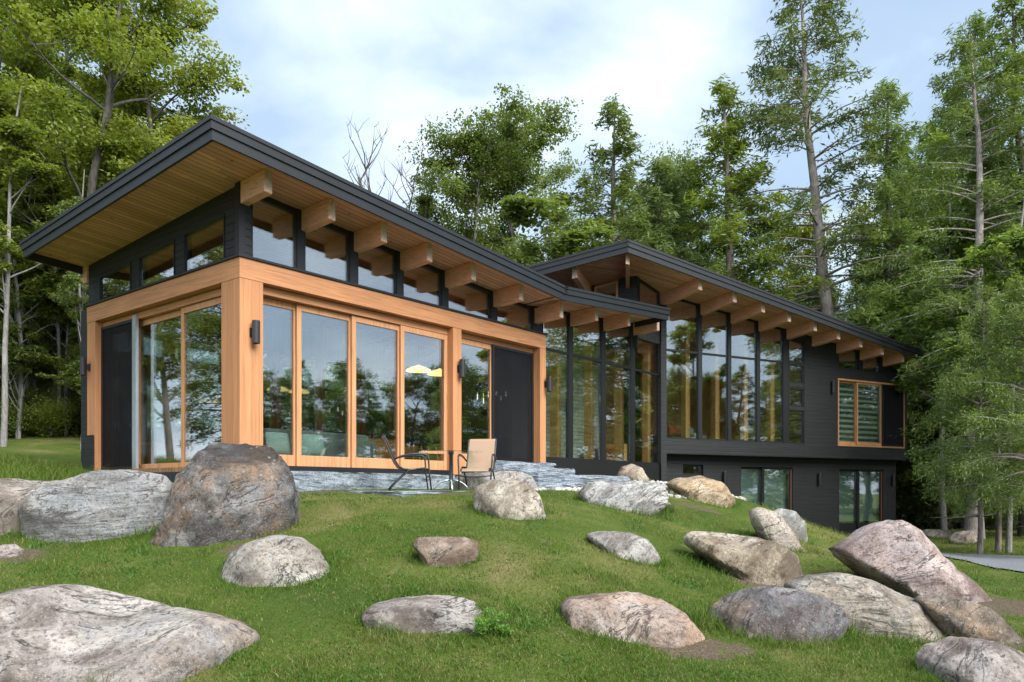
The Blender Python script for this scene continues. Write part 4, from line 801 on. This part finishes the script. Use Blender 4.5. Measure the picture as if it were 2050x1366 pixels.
fbox(Rr, bd, 'bed_frame', 'darkwood', 1.5, 3.1, 1.3, 3.4, FR, FR+.3, .02); fbox(Rr, bd, 'mattress', 'sofa', 1.52, 3.08, 1.32, 3.38, FR+.302, FR+.52, .06); fbox(Rr, bd, 'blanket', 'white', 2.0, 2.75, 1.25, 2.2, FR+.15, FR+.56, .05)
cush(Rr, 1352, 862, .9, .5, .34, 'red', 'rust red cushion behind the first tall pane of the right wing'); cush(Rr, 1378, 866, 1.0, .5, .32, 'sofa', 'dark grey cushion beside the rust red one')
w = 2.0; c = Rr.p(Rr.u(1426, w), w, FR+.57); t = thing('terracotta_lamp', 'small terracotta cone standing above the white blanket', 'lamp', c); m = MB(); m.lathe([(.001, 0), (.17, 0), (.16, .06), (.06, .22), (.03, .26), (.001, .26)], 20, c); m.build('lamp_body', M['ora'], t, org=c, smooth=True); m = MB(); m.lathe([(.03, .262), (.05, .3), (.04, .34), (.001, .35)], 14, c); m.build('lamp_top', M['ora'], t, org=c, smooth=True)
# ------------------------------------------------------------------ trees
def rot_to(d):
    d = d/np.linalg.norm(d, axis=-1, keepdims=True); return d
def leaf_quads(c, d, up, ln, wd):
    """rhombus leaves: centre c, long axis d, side axis from up; all arrays"""
    d = rot_to(d); s = np.cross(d, up); s = s/np.maximum(np.linalg.norm(s, axis=1, keepdims=True), 1e-6); nrm = np.cross(s, d)
    ln = ln[:, None]; wd = wd[:, None]
    a = c-d*ln*.5; b = c+s*wd*.5+nrm*wd*.12-d*ln*.05; e = c+d*ln*.5; g = c-s*wd*.5+nrm*wd*.12-d*ln*.05
    v = np.stack([a, b, e, g], 1).reshape(-1, 3); f = np.arange(len(v)).reshape(-1, 4); return v, f
def tube_np(pts, rad, n=6):
    m = MB(); m.tube(pts, rad, n, False); return np.array(m.v), np.array(m.f)
def cat_(lst):
    V = []; Fq = []; o = 0
    for v, f in lst: V.append(v); Fq.append(f+o); o += len(v)
    return np.concatenate(V), np.concatenate(Fq)
def proto_conifer(seed, H, cb, Rm, dens=1., droop=.35, tr=.3, bend=.0, shape=.8, spray=.42, stubs=12, top=.0):
    rg = np.random.default_rng(seed); zs_ = np.linspace(0, H, 14); bx = bend*np.sin(zs_/H*2.2)*H*.04+fbm(np.c_[zs_*.15, zs_*0, zs_*0], seed, 2)*.25; by = fbm(np.c_[zs_*.15, zs_*0+9, zs_*0], seed+1, 2)*.25
    bx -= bx[0]; by -= by[0]; pos = lambda z: np.array((np.interp(z, zs_, bx), np.interp(z, zs_, by), z))
    tv = [tube_np([pos(z)-np.array((0, 0, .5 if z == 0 else 0)) for z in zs_], [tr*(1-z/H)**.8*(1+.5*math.exp(-z/.7))+.012 for z in zs_], 9)]
    C, D, U, LN, WD = [], [], [], [], []
    z = cb
    while z < H*.99:
        t = (z-cb)/(H-cb); rad = Rm*((1-t)**shape)*(.25+.75*min(1, t*5+.25))
        for b in range(rg.integers(2, 5)):
            az = rg.uniform(0, 6.283); ln = rad*rg.uniform(.55, 1.12)+.15
            if rg.random() < .08*(1-t): continue
            up0 = rg.uniform(-.1, .25)+.5*t; k = 9; s = np.linspace(0, 1, k); rr = s*ln
            zz = z+rr*up0-droop*ln*s**2*(1-.5*t)*rg.uniform(.7, 1.3); a2 = az+rg.normal(0, .12)*s
            P = pos(z)+np.c_[np.cos(a2)*rr, np.sin(a2)*rr, zz-z]; tv.append(tube_np(P[::2], [(.012+.012*ln)*(1-.85*q) for q in s[::2]], 4))
            m_ = int(np.clip(ln*34*dens, 8, 240)); q = np.sqrt(rg.uniform(.03 if t > .4 else .10, 1, m_)); base = np.c_[np.interp(q, s, P[:, 0]), np.interp(q, s, P[:, 1]), np.interp(q, s, P[:, 2])]
            side = rg.choice([-1, 1], m_); fan = rg.uniform(.5, 1.25, m_)*side; dirx = np.c_[np.cos(az+fan), np.sin(az+fan), rg.normal(-.22, .22, m_)]
            off = rg.uniform(.0, .50, m_)*(1.05-q*.55)*ln*.62; cc = base+dirx*off[:, None]; cc[:, 2] -= .30*off**1.3-rg.normal(0, .10, m_)
            for kk in range(2):
                dd = dirx+rg.normal(0, .38, dirx.shape); C.append(cc+rg.normal(0, .11*min(1, H/12), cc.shape)); D.append(dd); U.append(np.c_[np.zeros(m_), np.zeros(m_), np.ones(m_)]+rg.normal(0, .45, (m_, 3))); LN.append(spray*rg.uniform(.5, 1.25, m_)); WD.append(spray*rg.uniform(.13, .30, m_))
        z += rg.uniform(.17, .36)*(1.2-.5*t)*max(.6, H/18)
    for _ in range(stubs):
        z0 = rg.uniform(cb*.25, cb+.2*(H-cb)); az = rg.uniform(0, 6.28); ln = rg.uniform(.4, 2.2); p = pos(z0); tv.append(tube_np([p+np.array((math.cos(az)*s*ln, math.sin(az)*s*ln, -.12*s*ln+.1*s*s)) for s in (0, .5, 1)], [.028, .018, .006], 4))
    lv = leaf_quads(np.concatenate(C), np.concatenate(D), np.concatenate(U), np.concatenate(LN), np.concatenate(WD)); return cat_(tv), lv, H
def proto_leafy(seed, H, cb, Rm, ncl=240, per=90, leaf=.16, tr=.22, fork=.45, lean=0., shape=1., bend=1.):
    rg = np.random.default_rng(seed); tv = []; tips = []
    def limb(p, d, ln, r, lvl):
        k = 7; P = [p]; dd = d.copy()
        for i in range(k): dd = dd+rg.normal(0, .10*bend, 3)+np.array((0, 0, .03)); dd /= np.linalg.norm(dd); P.append(P[-1]+dd*ln/k)
        tv.append(tube_np(P, [r*(1-.75*i/k) for i in range(k+1)], 7 if lvl == 0 else 5)); P = np.array(P)
        if lvl < 3:
            nb = (11, 5, 4)[lvl]
            for b in range(nb):
                t = rg.uniform(fork if lvl == 0 else .3, 1); q = np.array([np.interp(t*k, range(k+1), P[:, c]) for c in range(3)])
                a = rg.uniform(0, 6.28); el = rg.uniform(.15, .8) if lvl == 0 else rg.uniform(-.25, .6); e = np.array((math.cos(a)*math.cos(el), math.sin(a)*math.cos(el), math.sin(el)))
                e = .75*e+.4*dd; e /= np.linalg.norm(e); l2 = (Rm*rg.uniform(.55, .95)*(1.05-.55*max(0, t-.5)) if lvl == 0 else ln*rg.uniform(.4, .62)); limb(q, e, l2, r*(.45 if lvl == 0 else .5)*(1-.5*t), lvl+1)
        if lvl >= 1:
            for t in (.6, .85, 1.): tips.append([np.interp(t*k, range(k+1), P[:, c]) for c in range(3)])
    limb(np.array((0, 0, -.4)), np.array((lean, 0, 1.)), H*.86, tr, 0)
    tips = np.array(tips); tips = tips[tips[:, 2] > cb]; sel = tips[rg.choice(len(tips), min(ncl, len(tips)), False)]
    C, D, U = [], [], []
    for t in sel:
        k = int(per*rg.uniform(.5, 1.4)); rad = rg.uniform(.3, 1.0)*Rm*.22; o = rg.normal(0, 1, (k, 3)); o /= np.linalg.norm(o, axis=1, keepdims=True); o *= (rg.uniform(0, 1, (k, 1))**.45)*rad; o[:, 2] *= .5
        C.append(t+o); D.append(np.c_[o[:, :2]+rg.normal(0, .35, (k, 2)), rg.normal(-.3, .35, k)*rad]); U.append(np.c_[rg.normal(0, .5, k), rg.normal(0, .5, k), np.ones(k)])
    C = np.concatenate(C); k = len(C); lv = leaf_quads(C, np.concatenate(D), np.concatenate(U), leaf*rg.uniform(.7, 1.3, k), leaf*rg.uniform(.5, .85, k)); return cat_(tv), lv, max(C[:, 2].max(), H*.9)
def proto_bush(seed, H, Rm, n=8000, leaf=.075):
    rg = np.random.default_rng(seed); tv = []; C = []
    for s in range(9):
        a = rg.uniform(0, 6.28); sp_ = rg.uniform(.2, .9)*Rm; h = H*rg.uniform(.5, 1.); P = [np.array((math.cos(a)*sp_*q*.9, math.sin(a)*sp_*q*.9, h*q**.8)) for q in (0, .3, .6, 1)]; tv.append(tube_np(P, [.025, .02, .014, .006], 4))
        for q in range(n//9//60):
            t = rg.uniform(.25, 1); c = np.array((math.cos(a)*sp_*t, math.sin(a)*sp_*t, h*t**.8)); o = rg.normal(0, 1, (60, 3)); o /= np.linalg.norm(o, axis=1, keepdims=True); C.append(c+rg.normal(0, .18, 3)*Rm+o*rg.uniform(0, 1, (60, 1))**.4*.30*Rm*np.array((1, 1, .7)))
    C = np.concatenate(C); C[:, 2] = np.abs(C[:, 2]); k = len(C); D = rg.normal(0, 1, (k, 3)); U = np.c_[rg.normal(0, .6, (k, 2)), np.ones(k)]; return cat_(tv), leaf_quads(C, D, U, leaf*rg.uniform(.6, 1.4, k), leaf*rg.uniform(.4, .8, k)), H
PR = {}
def reg(k, pr, bark, leaf):
    (tv, tf), (lv, lf), H = pr; c_ = np.median(lv, 0); sh_ = np.array((c_[0]/c_[2], c_[1]/c_[2]))*.85; tv = tv.copy(); lv = lv.copy(); tv[:, :2] -= tv[:, 2:3]*sh_; lv[:, :2] -= lv[:, 2:3]*sh_; PR[k] = (mesh_np('trunk', tv, tf, M[bark], True), mesh_np('crown', lv, lf, M[leaf]), H)
def proto_dead(seed, H, R_, tr):
    rg = np.random.default_rng(seed); tv = []
    def limb(p, d, ln, r, lvl):
        k = 6; P = [p]; dd = d.copy()
        for i in range(k): dd = dd+rg.normal(0, .13, 3)+np.array((0, 0, .05)); dd /= np.linalg.norm(dd); P.append(P[-1]+dd*ln/k)
        tv.append(tube_np(P, [r*(1-.8*i/k) for i in range(k+1)], 5)); P = np.array(P)
        if lvl < 3:
            for b in range((7, 5, 3)[lvl]):
                t = rg.uniform(.4, 1); q = np.array([np.interp(t*k, range(k+1), P[:, c]) for c in range(3)]); a = rg.uniform(0, 6.28); e = np.array((math.cos(a)*.6, math.sin(a)*.6, .8)); limb(q, e/np.linalg.norm(e), ln*rg.uniform(.3, .5), r*.45, lvl+1)
    limb(np.array((0, 0, -.3)), np.array((0, 0, 1.)), H*.85, tr, 0); return cat_(tv)
reg('mapleA', proto_leafy(41, 19, 5.5, 5.0, 300, 95, .15, .21, .35, .05, bend=1.3), 'bark', 'leaf'); reg('mapleB', proto_leafy(42, 18, 6, 4.4, 280, 95, .145, .19, .35), 'bark', 'leaf'); reg('mapleC', proto_leafy(43, 15, 4, 5.0, 390, 95, .15, .2, .3, bend=1.4), 'barkpale', 'leaf')
reg('young', proto_leafy(44, 9, 1.2, 2.6, 220, 70, .17, .07, .15), 'barkpale', 'leaf'); reg('slim', proto_leafy(45, 16, 5., 2.4, 190, 75, .17, .12, .35, bend=.8), 'barkpale', 'leaf')
reg('hemA', proto_conifer(51, 27, 8.5, 5.8, .85, .28, .40, 1., .62, .36, 26), 'barkpink', 'needle'); reg('hemB', proto_conifer(52, 20, 4, 3.8, 1.05, .3, .26, .3, .8, .33, 18), 'barkred', 'needle'); reg('hemC', proto_conifer(53, 22, 1.5, 4.8, 1.1, .42, .30, -.4, .72, .34, 8), 'bark', 'needle')
reg('hemD', proto_conifer(54, 6.4, 1.5, 2.6, 3.0, .26, .075, 0., .75, .15, 4), 'barkred', 'needle'); reg('spire', proto_conifer(55, 25, 6, 3.4, .8, .3, .25, .2, .9, .34, 14), 'bark', 'needle'); reg('hemE', proto_conifer(56, 15, 2.2, 4.0, 1.2, .42, .2, 0, .7, .32, 8), 'bark', 'needle')
for k, s in (('bushA', 61), ('bushB', 62), ('bushC', 63)): reg(k, proto_bush(s, 1.7, 1.5), 'bark', 'leaf')
reg('weed', proto_bush(64, 1.7, 1.5, 1300, .24), 'bark', 'leaf')
LG, MG, DG, BG, YG = (.205, .255, .05), (.165, .215, .068), (.185, .255, .09), (.20, .26, .125), (.27, .305, .065)
def tree(kind, x, y, h, label, col, name=None, cat='tree', group=None, rz=None, lean=(0, 0), wide=1., z=None):
    tm, cm, H = PR[kind]; z = g1(x, y) if z is None else z; s = h/H
    t = thing(name or ('hemlock' if kind[:3] in ('hem', 'spi') else 'leafy_tree'), label, cat, (x, y, z), group, rz if rz is not None else random.uniform(0, 6.28))
    t.rotation_euler = (Matrix.Rotation(lean[0], 3, 'Y') @ Matrix.Rotation(lean[1], 3, 'X') @ Matrix.Rotation(t.rotation_euler[2], 3, 'Z')).to_euler(); t.scale = (s*wide, s*wide, s)
    for nm, me in (('trunk' if cat == 'tree' else 'stem', tm), ('crown' if cat == 'tree' else 'foliage', cm)):
        o = bpy.data.objects.new(nm, me); COL.objects.link(o); o.parent = t; j = random.uniform(.82, 1.18); o.color = (col[0]*j, col[1]*j, col[2]*random.uniform(.8, 1.2), 1)
    return t
def treepx(kind, px, Y, topy, label, col, **k):
    x = (px-CX)/F0*Y; z = g1(x, Y); zt_ = EYE+(HY-topy)/F0*Y; return tree(kind, x, Y, zt_-z, label, col, z=z, **k)
# left: maples and the slim wood behind them
treepx('mapleA', 215, 25, -130, 'tall maple with a dark leaning trunk rising behind the left roof edge', LG, rz=2.1, lean=(-.06, 0), wide=.95)
treepx('mapleB', 285, 27, -110, 'tall maple with a straight dark trunk nearest the peak of the left roof', YG, rz=.6, lean=(.02, 0), wide=.95)
treepx('mapleC', 40, 27, -80, 'broad bright maple at the far left edge of the photo', LG, rz=4.)
treepx('mapleB', 120, 31, -60, 'maple standing between the far left one and the leaning one', MG, rz=3.)
treepx('young', 330, 30, 190, 'young maple peeping over the left roof beside the straight trunk', YG, rz=1.2)
treepx('slim', 163, 22.5, 300, 'slender pale birch right at the left end of the house', MG, wide=.8, name='birch')
treepx('slim', 112, 26, 260, 'slim grey trunk left of the pale birch', MG, wide=.9)
treepx('slim', 35, 25, 200, 'slim tree near the left edge with a pale straight trunk', LG, wide=.9)
treepx('slim', 8, 22, 100, 'grey slim tree cut by the left edge of the photo', LG)
treepx('hemB', 75, 33, 60, 'dark hemlock inside the left wood', DG)
# centre
treepx('mapleC', 925, 38, 222, 'large round maple left of centre above the roof valley', MG, rz=1., wide=.85)
treepx('mapleA', 1060, 40, 228, 'large maple with pale limbs right of the round one', MG, rz=5., wide=.95)
treepx('mapleC', 1010, 42, 245, 'maple filling the middle between the two large ones', BG, rz=2.6, wide=.85)
treepx('mapleB', 850, 42, 330, 'loose thin leaved tree at the left of the middle group', MG, rz=2., wide=.8)
treepx('hemB', 1212, 36, 192, 'pointed hemlock rising straight above the peak of the right roof', MG, rz=0., wide=1.2)
treepx('young', 1130, 33, 420, 'low bright tree at the foot of the pointed hemlock', MG, wide=1.2)
treepx('mapleC', 1345, 42, 275, 'rounded grey green tree between the pointed hemlock and the bare trunks', BG, rz=3., wide=.75)
treepx('hemE', 1300, 39, 330, 'bushy hemlock just right of the pointed one', BG, wide=1.1)
treepx('hemB', 1478, 37, 160, 'hemlock with a long bare lower trunk left of the tallest one', MG, rz=2., wide=1.3)
treepx('hemA', 1683, 37, -70, 'tallest hemlock with a leaning bare pinkish trunk', MG, rz=1.1, lean=(-.085, 0), wide=1.02)
treepx('mapleC', 1600, 44, 410, 'bright green maple low behind the tallest hemlock', YG, rz=1., wide=.8)
treepx('hemC', 1775, 36, 150, 'forked hemlock with a bare grey trunk right of the tallest one', DG, rz=.5, lean=(.03, 0))
treepx('spire', 1965, 33, 20, 'thin spire shaped hemlock against the white cloud', BG, rz=2.)
treepx('hemC', 2060, 27, -40, 'dark hemlock cut by the right edge of the photo', DG, rz=1.)
treepx('hemC', 1880, 40, 180, 'dense hemlock filling the gap behind the spire', DG, rz=4.)
treepx('hemE', 1960, 34, 400, 'dark drooping hemlock behind the end of the right wing', DG, rz=1., wide=1.2)
treepx('hemA', 1950, 26.5, 40, 'hemlock with a wide reddish trunk base near the path', DG, rz=5., wide=.9)
treepx('slim', 1892, 29, 300, 'slim trunk standing between the house end and the wide hemlock trunk', DG)
treepx('slim', 2020, 22, 330, 'slim dark trunk near the right edge beside the path', DG)
treepx('hemC', 1790, 46, 300, 'shaded hemlock far behind the right wing', DG, rz=3.)
YH = (.22, .30, .085)
for px, Y, ty, lab, wd in ((1962, 21.5, 610, 'young bright hemlock spreading in front of the end of the house', .66), (2062, 19.5, 560, 'young bright hemlock at the right edge of the photo', .8), (1998, 22.5, 640, 'young hemlock between the two brighter ones', .75)): treepx('hemD', px, Y, ty, lab, YH, group='young hemlocks by the path', wide=wd)
# dead tree
q = np.array(((790-CX)/F0*36, 36.)); z0 = g1(*q); h = EYE+(HY-320)/F0*36-z0; v, f = proto_dead(71, h, 2, .16); o = obj_np('dead_tree', mesh_np('dead_tree', v, f, M['bark'], True), (q[0], q[1], z0)); tag(o, 'bare dead grey tree standing left of the middle trees', 'tree')
# wood that fills in behind: tops kept below the skyline of the photo
SKY = [(-400, -50), (300, -50), (400, 120), (440, 330), (480, 520), (745, 520), (800, 420), (860, 330), (1140, 350), (1180, 350), (1270, 340), (1400, 300), (1430, 300), (1550, 420), (1700, 520), (1750, 300), (1850, 240), (1900, 200), (1960, 120), (2100, 100), (2600, 0)]
rg = np.random.default_rng(99); cnt = {}
GL = {'l': ('leafy tree of the wood on the slope behind the left end', 'trees of the wood on the left'), 'c': ('tree of the wood seen over the middle of the roof', 'trees of the wood behind the house'), 'r': ('dark hemlock of the shaded wood on the right', 'hemlocks of the wood on the right')}
def fill(n, pxr, Yr, kinds, cols, key, slack=(30, 330)):
    for i in range(n):
        px = rg.uniform(*pxr); Y = rg.uniform(*Yr); ty = np.interp(px, *zip(*SKY))+rg.uniform(*slack); k = kinds[rg.integers(len(kinds))]; c = cols[rg.integers(len(cols))]
        treepx(k, px, Y, ty, GL[key][0], c, group=GL[key][1])
fill(22, (-260, 330), (30, 50), ['mapleB', 'slim', 'mapleC', 'slim', 'young', 'hemE'], [LG, YG, LG, MG], 'l', (160, 480))
fill(16, (-120, 190), (26, 38), ['slim', 'slim', 'young'], [LG, YG, MG], 'l', (200, 420))
fill(12, (-160, 300), (24, 31), ['young', 'young', 'hemE'], [LG, MG, MG], 'l', (430, 560))
fill(24, (800, 1680), (40, 58), ['mapleC', 'mapleC', 'hemE', 'mapleB'], [MG, BG, LG, MG], 'c', (40, 200))
for i in range(16): treepx(("young", "young", "hemE")[i % 3], 200+35*i, 24.5+(i*37 % 60)/10, 570+(i*53 % 110), GL["c"][0].replace("seen over the middle of the roof", "seen only through the back windows of the left wing"), (MG, LG)[i % 2], group="trees behind the left wing")
fill(10, (430, 790), (34, 44), ['young', 'mapleC'], [MG, LG], 'c', (60, 160))
fill(22, (1560, 2350), (36, 62), ['hemC', 'hemE', 'hemB', 'hemC', 'spire'], [DG, DG, BG], 'r', (20, 420))
fill(10, (1900, 2250), (32, 38), ['hemE', 'hemC'], [DG, DG], 'r', (250, 480))
# undergrowth on the left slope and beside the house
def bush(px, Y, h, label, col, grp):
    k = ('bushA', 'bushB', 'bushC')[rg.integers(3)]; tree(k, (px-CX)/F0*Y, Y, h, label, col, 'bush', 'bush', grp, wide=1.1)
for i in range(22): bush(rg.uniform(-140, 185), rg.uniform(24.5, 29), rg.uniform(.5, 1.7), 'leafy bush at the edge of the left wood', [MG, LG, (.20, .26, .06)][rg.integers(3)], 'bushes at the edge of the left wood')
for i in range(16): bush(rg.uniform(1800, 2200), rg.uniform(30, 40), rg.uniform(.8, 2.), 'dark undergrowth bush in the shaded right wood', DG, 'bushes under the hemlocks')
q = at(985, 1272, hit(985, 1272)); tree('weed', q[0], q[1], .2, 'bright weed clump at the right end of the low grey boulder', (.15, .28, .05), 'weed_clump', 'plant', wide=1.25)
# trees across the lawn that the panes mirror
mir = [(38+rg.uniform(-4, 14), -26+i*2.7, rg.uniform(8.5, 12), ('hemC', 'mapleC', 'hemE', 'mapleC')[i % 4], ((.07, .11, .035), (.10, .15, .05), MG)[i % 3]) for i in range(22)]+[(54+rg.uniform(-3, 3), -34+i*4.5, rg.uniform(10, 14), ('hemC', 'mapleC')[i % 2], (.08, .13, .04)) for i in range(16)]+[(30, 30, 11, 'mapleC', MG), (26, 35, 13, 'hemC', DG), (34, 34, 12, 'mapleB', DG)]
for x, y, h, k, c in mir: tree(k, x, y, h, 'leafy tree across the drive, mirrored in the glass walls', c, group='trees mirrored in the glass', wide=1.35)
for i in range(12): tree(('mapleC', 'mapleB', 'hemE')[i % 3], -27-rg.uniform(0, 14), 8+i*2., rg.uniform(9, 15), 'leafy tree up the left slope, mirrored in the left glass doors', (MG, LG)[i % 2], group='trees mirrored in the left doors', wide=1.2)
tree('mapleA', 24.5, 9.5, 9.5, 'leaning pale trunked tree mirrored in the second sliding door', DG, lean=(-.25, .05), wide=.8)
# ------------------------------------------------------------------ lawn blades
def in_poly(x, y, ring):
    ins = np.zeros(len(x), bool)
    for i in range(len(ring)):
        a, b = ring[i], ring[(i+1) % len(ring)]
        with np.errstate(divide='ignore', invalid='ignore'): ins ^= ((a[1] > y) != (b[1] > y)) & (x < (b[0]-a[0])*(y-a[1])/(b[1]-a[1])+a[0])
    return ins
def grass(name, label, n, sampler, hh, wd, col, seed, keep=None):
    rg = np.random.default_rng(seed); x, y = sampler(rg, n)
    w = (np.c_[x, y]-Cc); u_ = w@L.a; w_ = w@L.n; ok = ~((w_ > -.6) & (u_ > -.05) & (u_ < 15)) & ~((w_ > -2.7) & (u_ > 1.1) & (u_ < 5.5)) & ~((w_ > -2.4) & (u_ > 5.3) & (u_ < 10.2))
    w = (np.c_[x, y]-J); ok &= ~((w@Rr.n > -.05) & (w@Rr.a > -.5) & (w@Rr.a < 11.9)); ok &= ~in_poly(x, y, PATH)
    ok &= rg.random(len(x)) > soilmask(x, y)*1.1+.35*fbm(np.c_[x*6, y*6, x*0], 13, 2)*(soilmask(x, y) > 0)
    pn = fbm(np.c_[x*.9, y*.9, x*0], 77, 4); ok &= rg.random(len(x)) < np.clip(1.0+1.5*pn, .25, 1)
    x, y, pn = x[ok], y[ok], pn[ok]; n = len(x); z = gz(x, y); h = hh*rg.uniform(.5, 1.3, n)*(1+.5*pn)
    tall = fbm(np.c_[x*1.7, y*1.7, x*0+4], 79, 3); h *= 1+np.clip(tall-.15, 0, 1)*2.2
    for bx, by, rx, ry in SOIL:
        d = np.hypot((x-bx)/(rx+.12), (y-by)/(ry+.15)); h *= 1+1.3*np.clip(1-np.abs(d-1)*5, 0, 1)*rg.uniform(0, 1, n)
    a = rg.uniform(0, 6.283, n); c, s = np.cos(a), np.sin(a); ln = rg.normal(0, .55, (n, 2))*h[:, None]; wd_ = wd*rg.uniform(.6, 1.3, n)
    B = np.c_[x, y, z-.01]; side = np.c_[c, s, c*0]*wd_[:, None]/2; mid = B+np.c_[ln*.35, h*.6]; top = B+np.c_[ln, h]
    v = np.stack([B-side, B+side, mid+side*.7, mid-side*.7, top+side*.12, top-side*.12], 1).reshape(-1, 3); i0 = np.arange(n)*6; f = np.concatenate([np.stack([i0, i0+1, i0+2, i0+3], 1), np.stack([i0+3, i0+2, i0+4, i0+5], 1)])
    o = obj_np(name, mesh_np(name, v, f, M['blade'])); o.color = (*col, 1); return struct(o, 'stuff', label)
def frus(y0, y1, pw=2., mx=1.06):
    def f(rg, n):
        Y = (y0**(1-pw)+(y1**(1-pw)-y0**(1-pw))*rg.random(n))**(1/(1-pw)) if pw != 1 else y0*(y1/y0)**rg.random(n)
        return rg.uniform(-.665*mx, .665*mx, n)*Y, Y
    return f
grass('grass', 'short green turf of the boulder strewn lawn', 190000, frus(6.0, 14.5, 1.6), .036, .0075, (.105, .17, .022), 5)
grass('grass', 'sparse straw coloured blades mixed into the lawn', 32000, frus(6.0, 15., 1.6), .032, .007, (.36, .30, .13), 6)
def near_rocks(rg, n):
    k = rg.integers(len(SOIL), size=n); b = np.array(SOIL)[k]; a = rg.uniform(0, 6.283, n); q = 1.0+np.abs(rg.normal(0, .10, n)); return b[:, 0]+np.cos(a)*b[:, 2]*q*.95, b[:, 1]+np.sin(a)*b[:, 3]*q*.95
grass('grass', 'longer tufts of grass growing against the boulders', 16000, near_rocks, .085, .009, (.10, .18, .025), 15)
def clumps(rg, n):
    cx = rg.uniform(-1, 1, 260); cy = rg.uniform(0, 1, 260); Y = 6.2*(14/6.2)**cy; k = rg.integers(260, size=n); return cx[k]*.66*Y[k]+rg.normal(0, .07, n), Y[k]+rg.normal(0, .07, n)
grass('clover', 'low broad leaved clover clumps scattered through the lawn', 14000, clumps, .03, .024, (.10, .20, .04), 16)
def flat(x0, x1, y0, y1): return lambda rg, n: (rg.uniform(x0, x1, n), rg.uniform(y0, y1, n))
grass('grass', 'meadow grass on the slope left of the house', 60000, flat(-21, -7, 14.5, 27), .16, .016, (.14, .21, .03), 8)
grass('grass', 'rough grass between the gravel path and the wood', 40000, flat(6.5, 24, 14, 31), .07, .014, (.16, .21, .04), 9)
# ------------------------------------------------------------------ light, sky, camera
SUN_EL, SUN_AZ = 44., 140.                                  # azimuth measured clockwise from +Y
sd = Vector((math.sin(R(SUN_AZ))*math.cos(R(SUN_EL)), math.cos(R(SUN_AZ))*math.cos(R(SUN_EL)), math.sin(R(SUN_EL))))
ld = bpy.data.lights.new('sun', 'SUN'); ld.energy = 3.3; ld.angle = R(50); ld.color = (1, .975, .94)
lo = bpy.data.objects.new('sun', ld); COL.objects.link(lo); lo.location = sd*80; lo.rotation_euler = (-sd).to_track_quat('-Z', 'Y').to_euler()
n = NT('World', True); S.world = n.o
sky = n.n('ShaderNodeTexSky', sky_type='NISHITA', sun_disc=False, sun_elevation=R(SUN_EL), sun_rotation=R(SUN_AZ), air_density=1.0, dust_density=1.5)
tc = n.n('ShaderNodeTexCoord'); sp = n.n('ShaderNodeSeparateXYZ', {0: tc.outputs['Generated']})
zz = n.math('ADD', n.math('MAXIMUM', sp.outputs[2], 0.), .32)
pv = n.n('ShaderNodeCombineXYZ', {0: n.math('DIVIDE', sp.outputs[0], zz), 1: n.math('DIVIDE', sp.outputs[1], zz), 2: .37})
cl = n.noise(n.n('ShaderNodeVectorMath', {0: pv.outputs[0], 1: (3.1, .6, 0.)}, operation='ADD').outputs[0], 1.25, 7, .52, .25)
cov = n.ramp(cl, [(.30, .6), (.62, 1.)]); wht = n.ramp(cl, [(.43, 0.), (.63, 1.)])
blue = n.n('ShaderNodeVectorMath', {0: sky.outputs[0], 'Scale': .11}, operation='SCALE').outputs[0]
cloud = n.mix(wht, (.31, .40, .51), (.66, .73, .815))
c = n.mix(cov, blue, cloud)
bg = n.n('ShaderNodeBackground', {'Color': c, 'Strength': 1.0})
n.n('ShaderNodeOutputWorld', {0: bg.outputs[0]})
cd = bpy.data.cameras.new('camera'); cam = bpy.data.objects.new('camera', cd); COL.objects.link(cam)
cam.location = (0, 0, EYE); cam.rotation_euler = (R(90), 0, 0); cd.sensor_width = 36; cd.lens = F0/2050*36
cd.shift_y = (HY-683)/2050; cd.clip_end = 2000; S.camera = cam
vs = S.view_settings; vs.view_transform = 'Standard'; vs.look = 'None'; vs.exposure = 1.05; vs.gamma = 1
S.cycles.max_bounces = 10; S.cycles.transparent_max_bounces = 24; S.cycles.diffuse_bounces = 6; S.cycles.glossy_bounces = 4; S.cycles.transmission_bounces = 4
S.cycles.use_denoising = True; S.cycles.use_adaptive_sampling = True; S.cycles.caustics_reflective = False; S.cycles.caustics_refractive = False
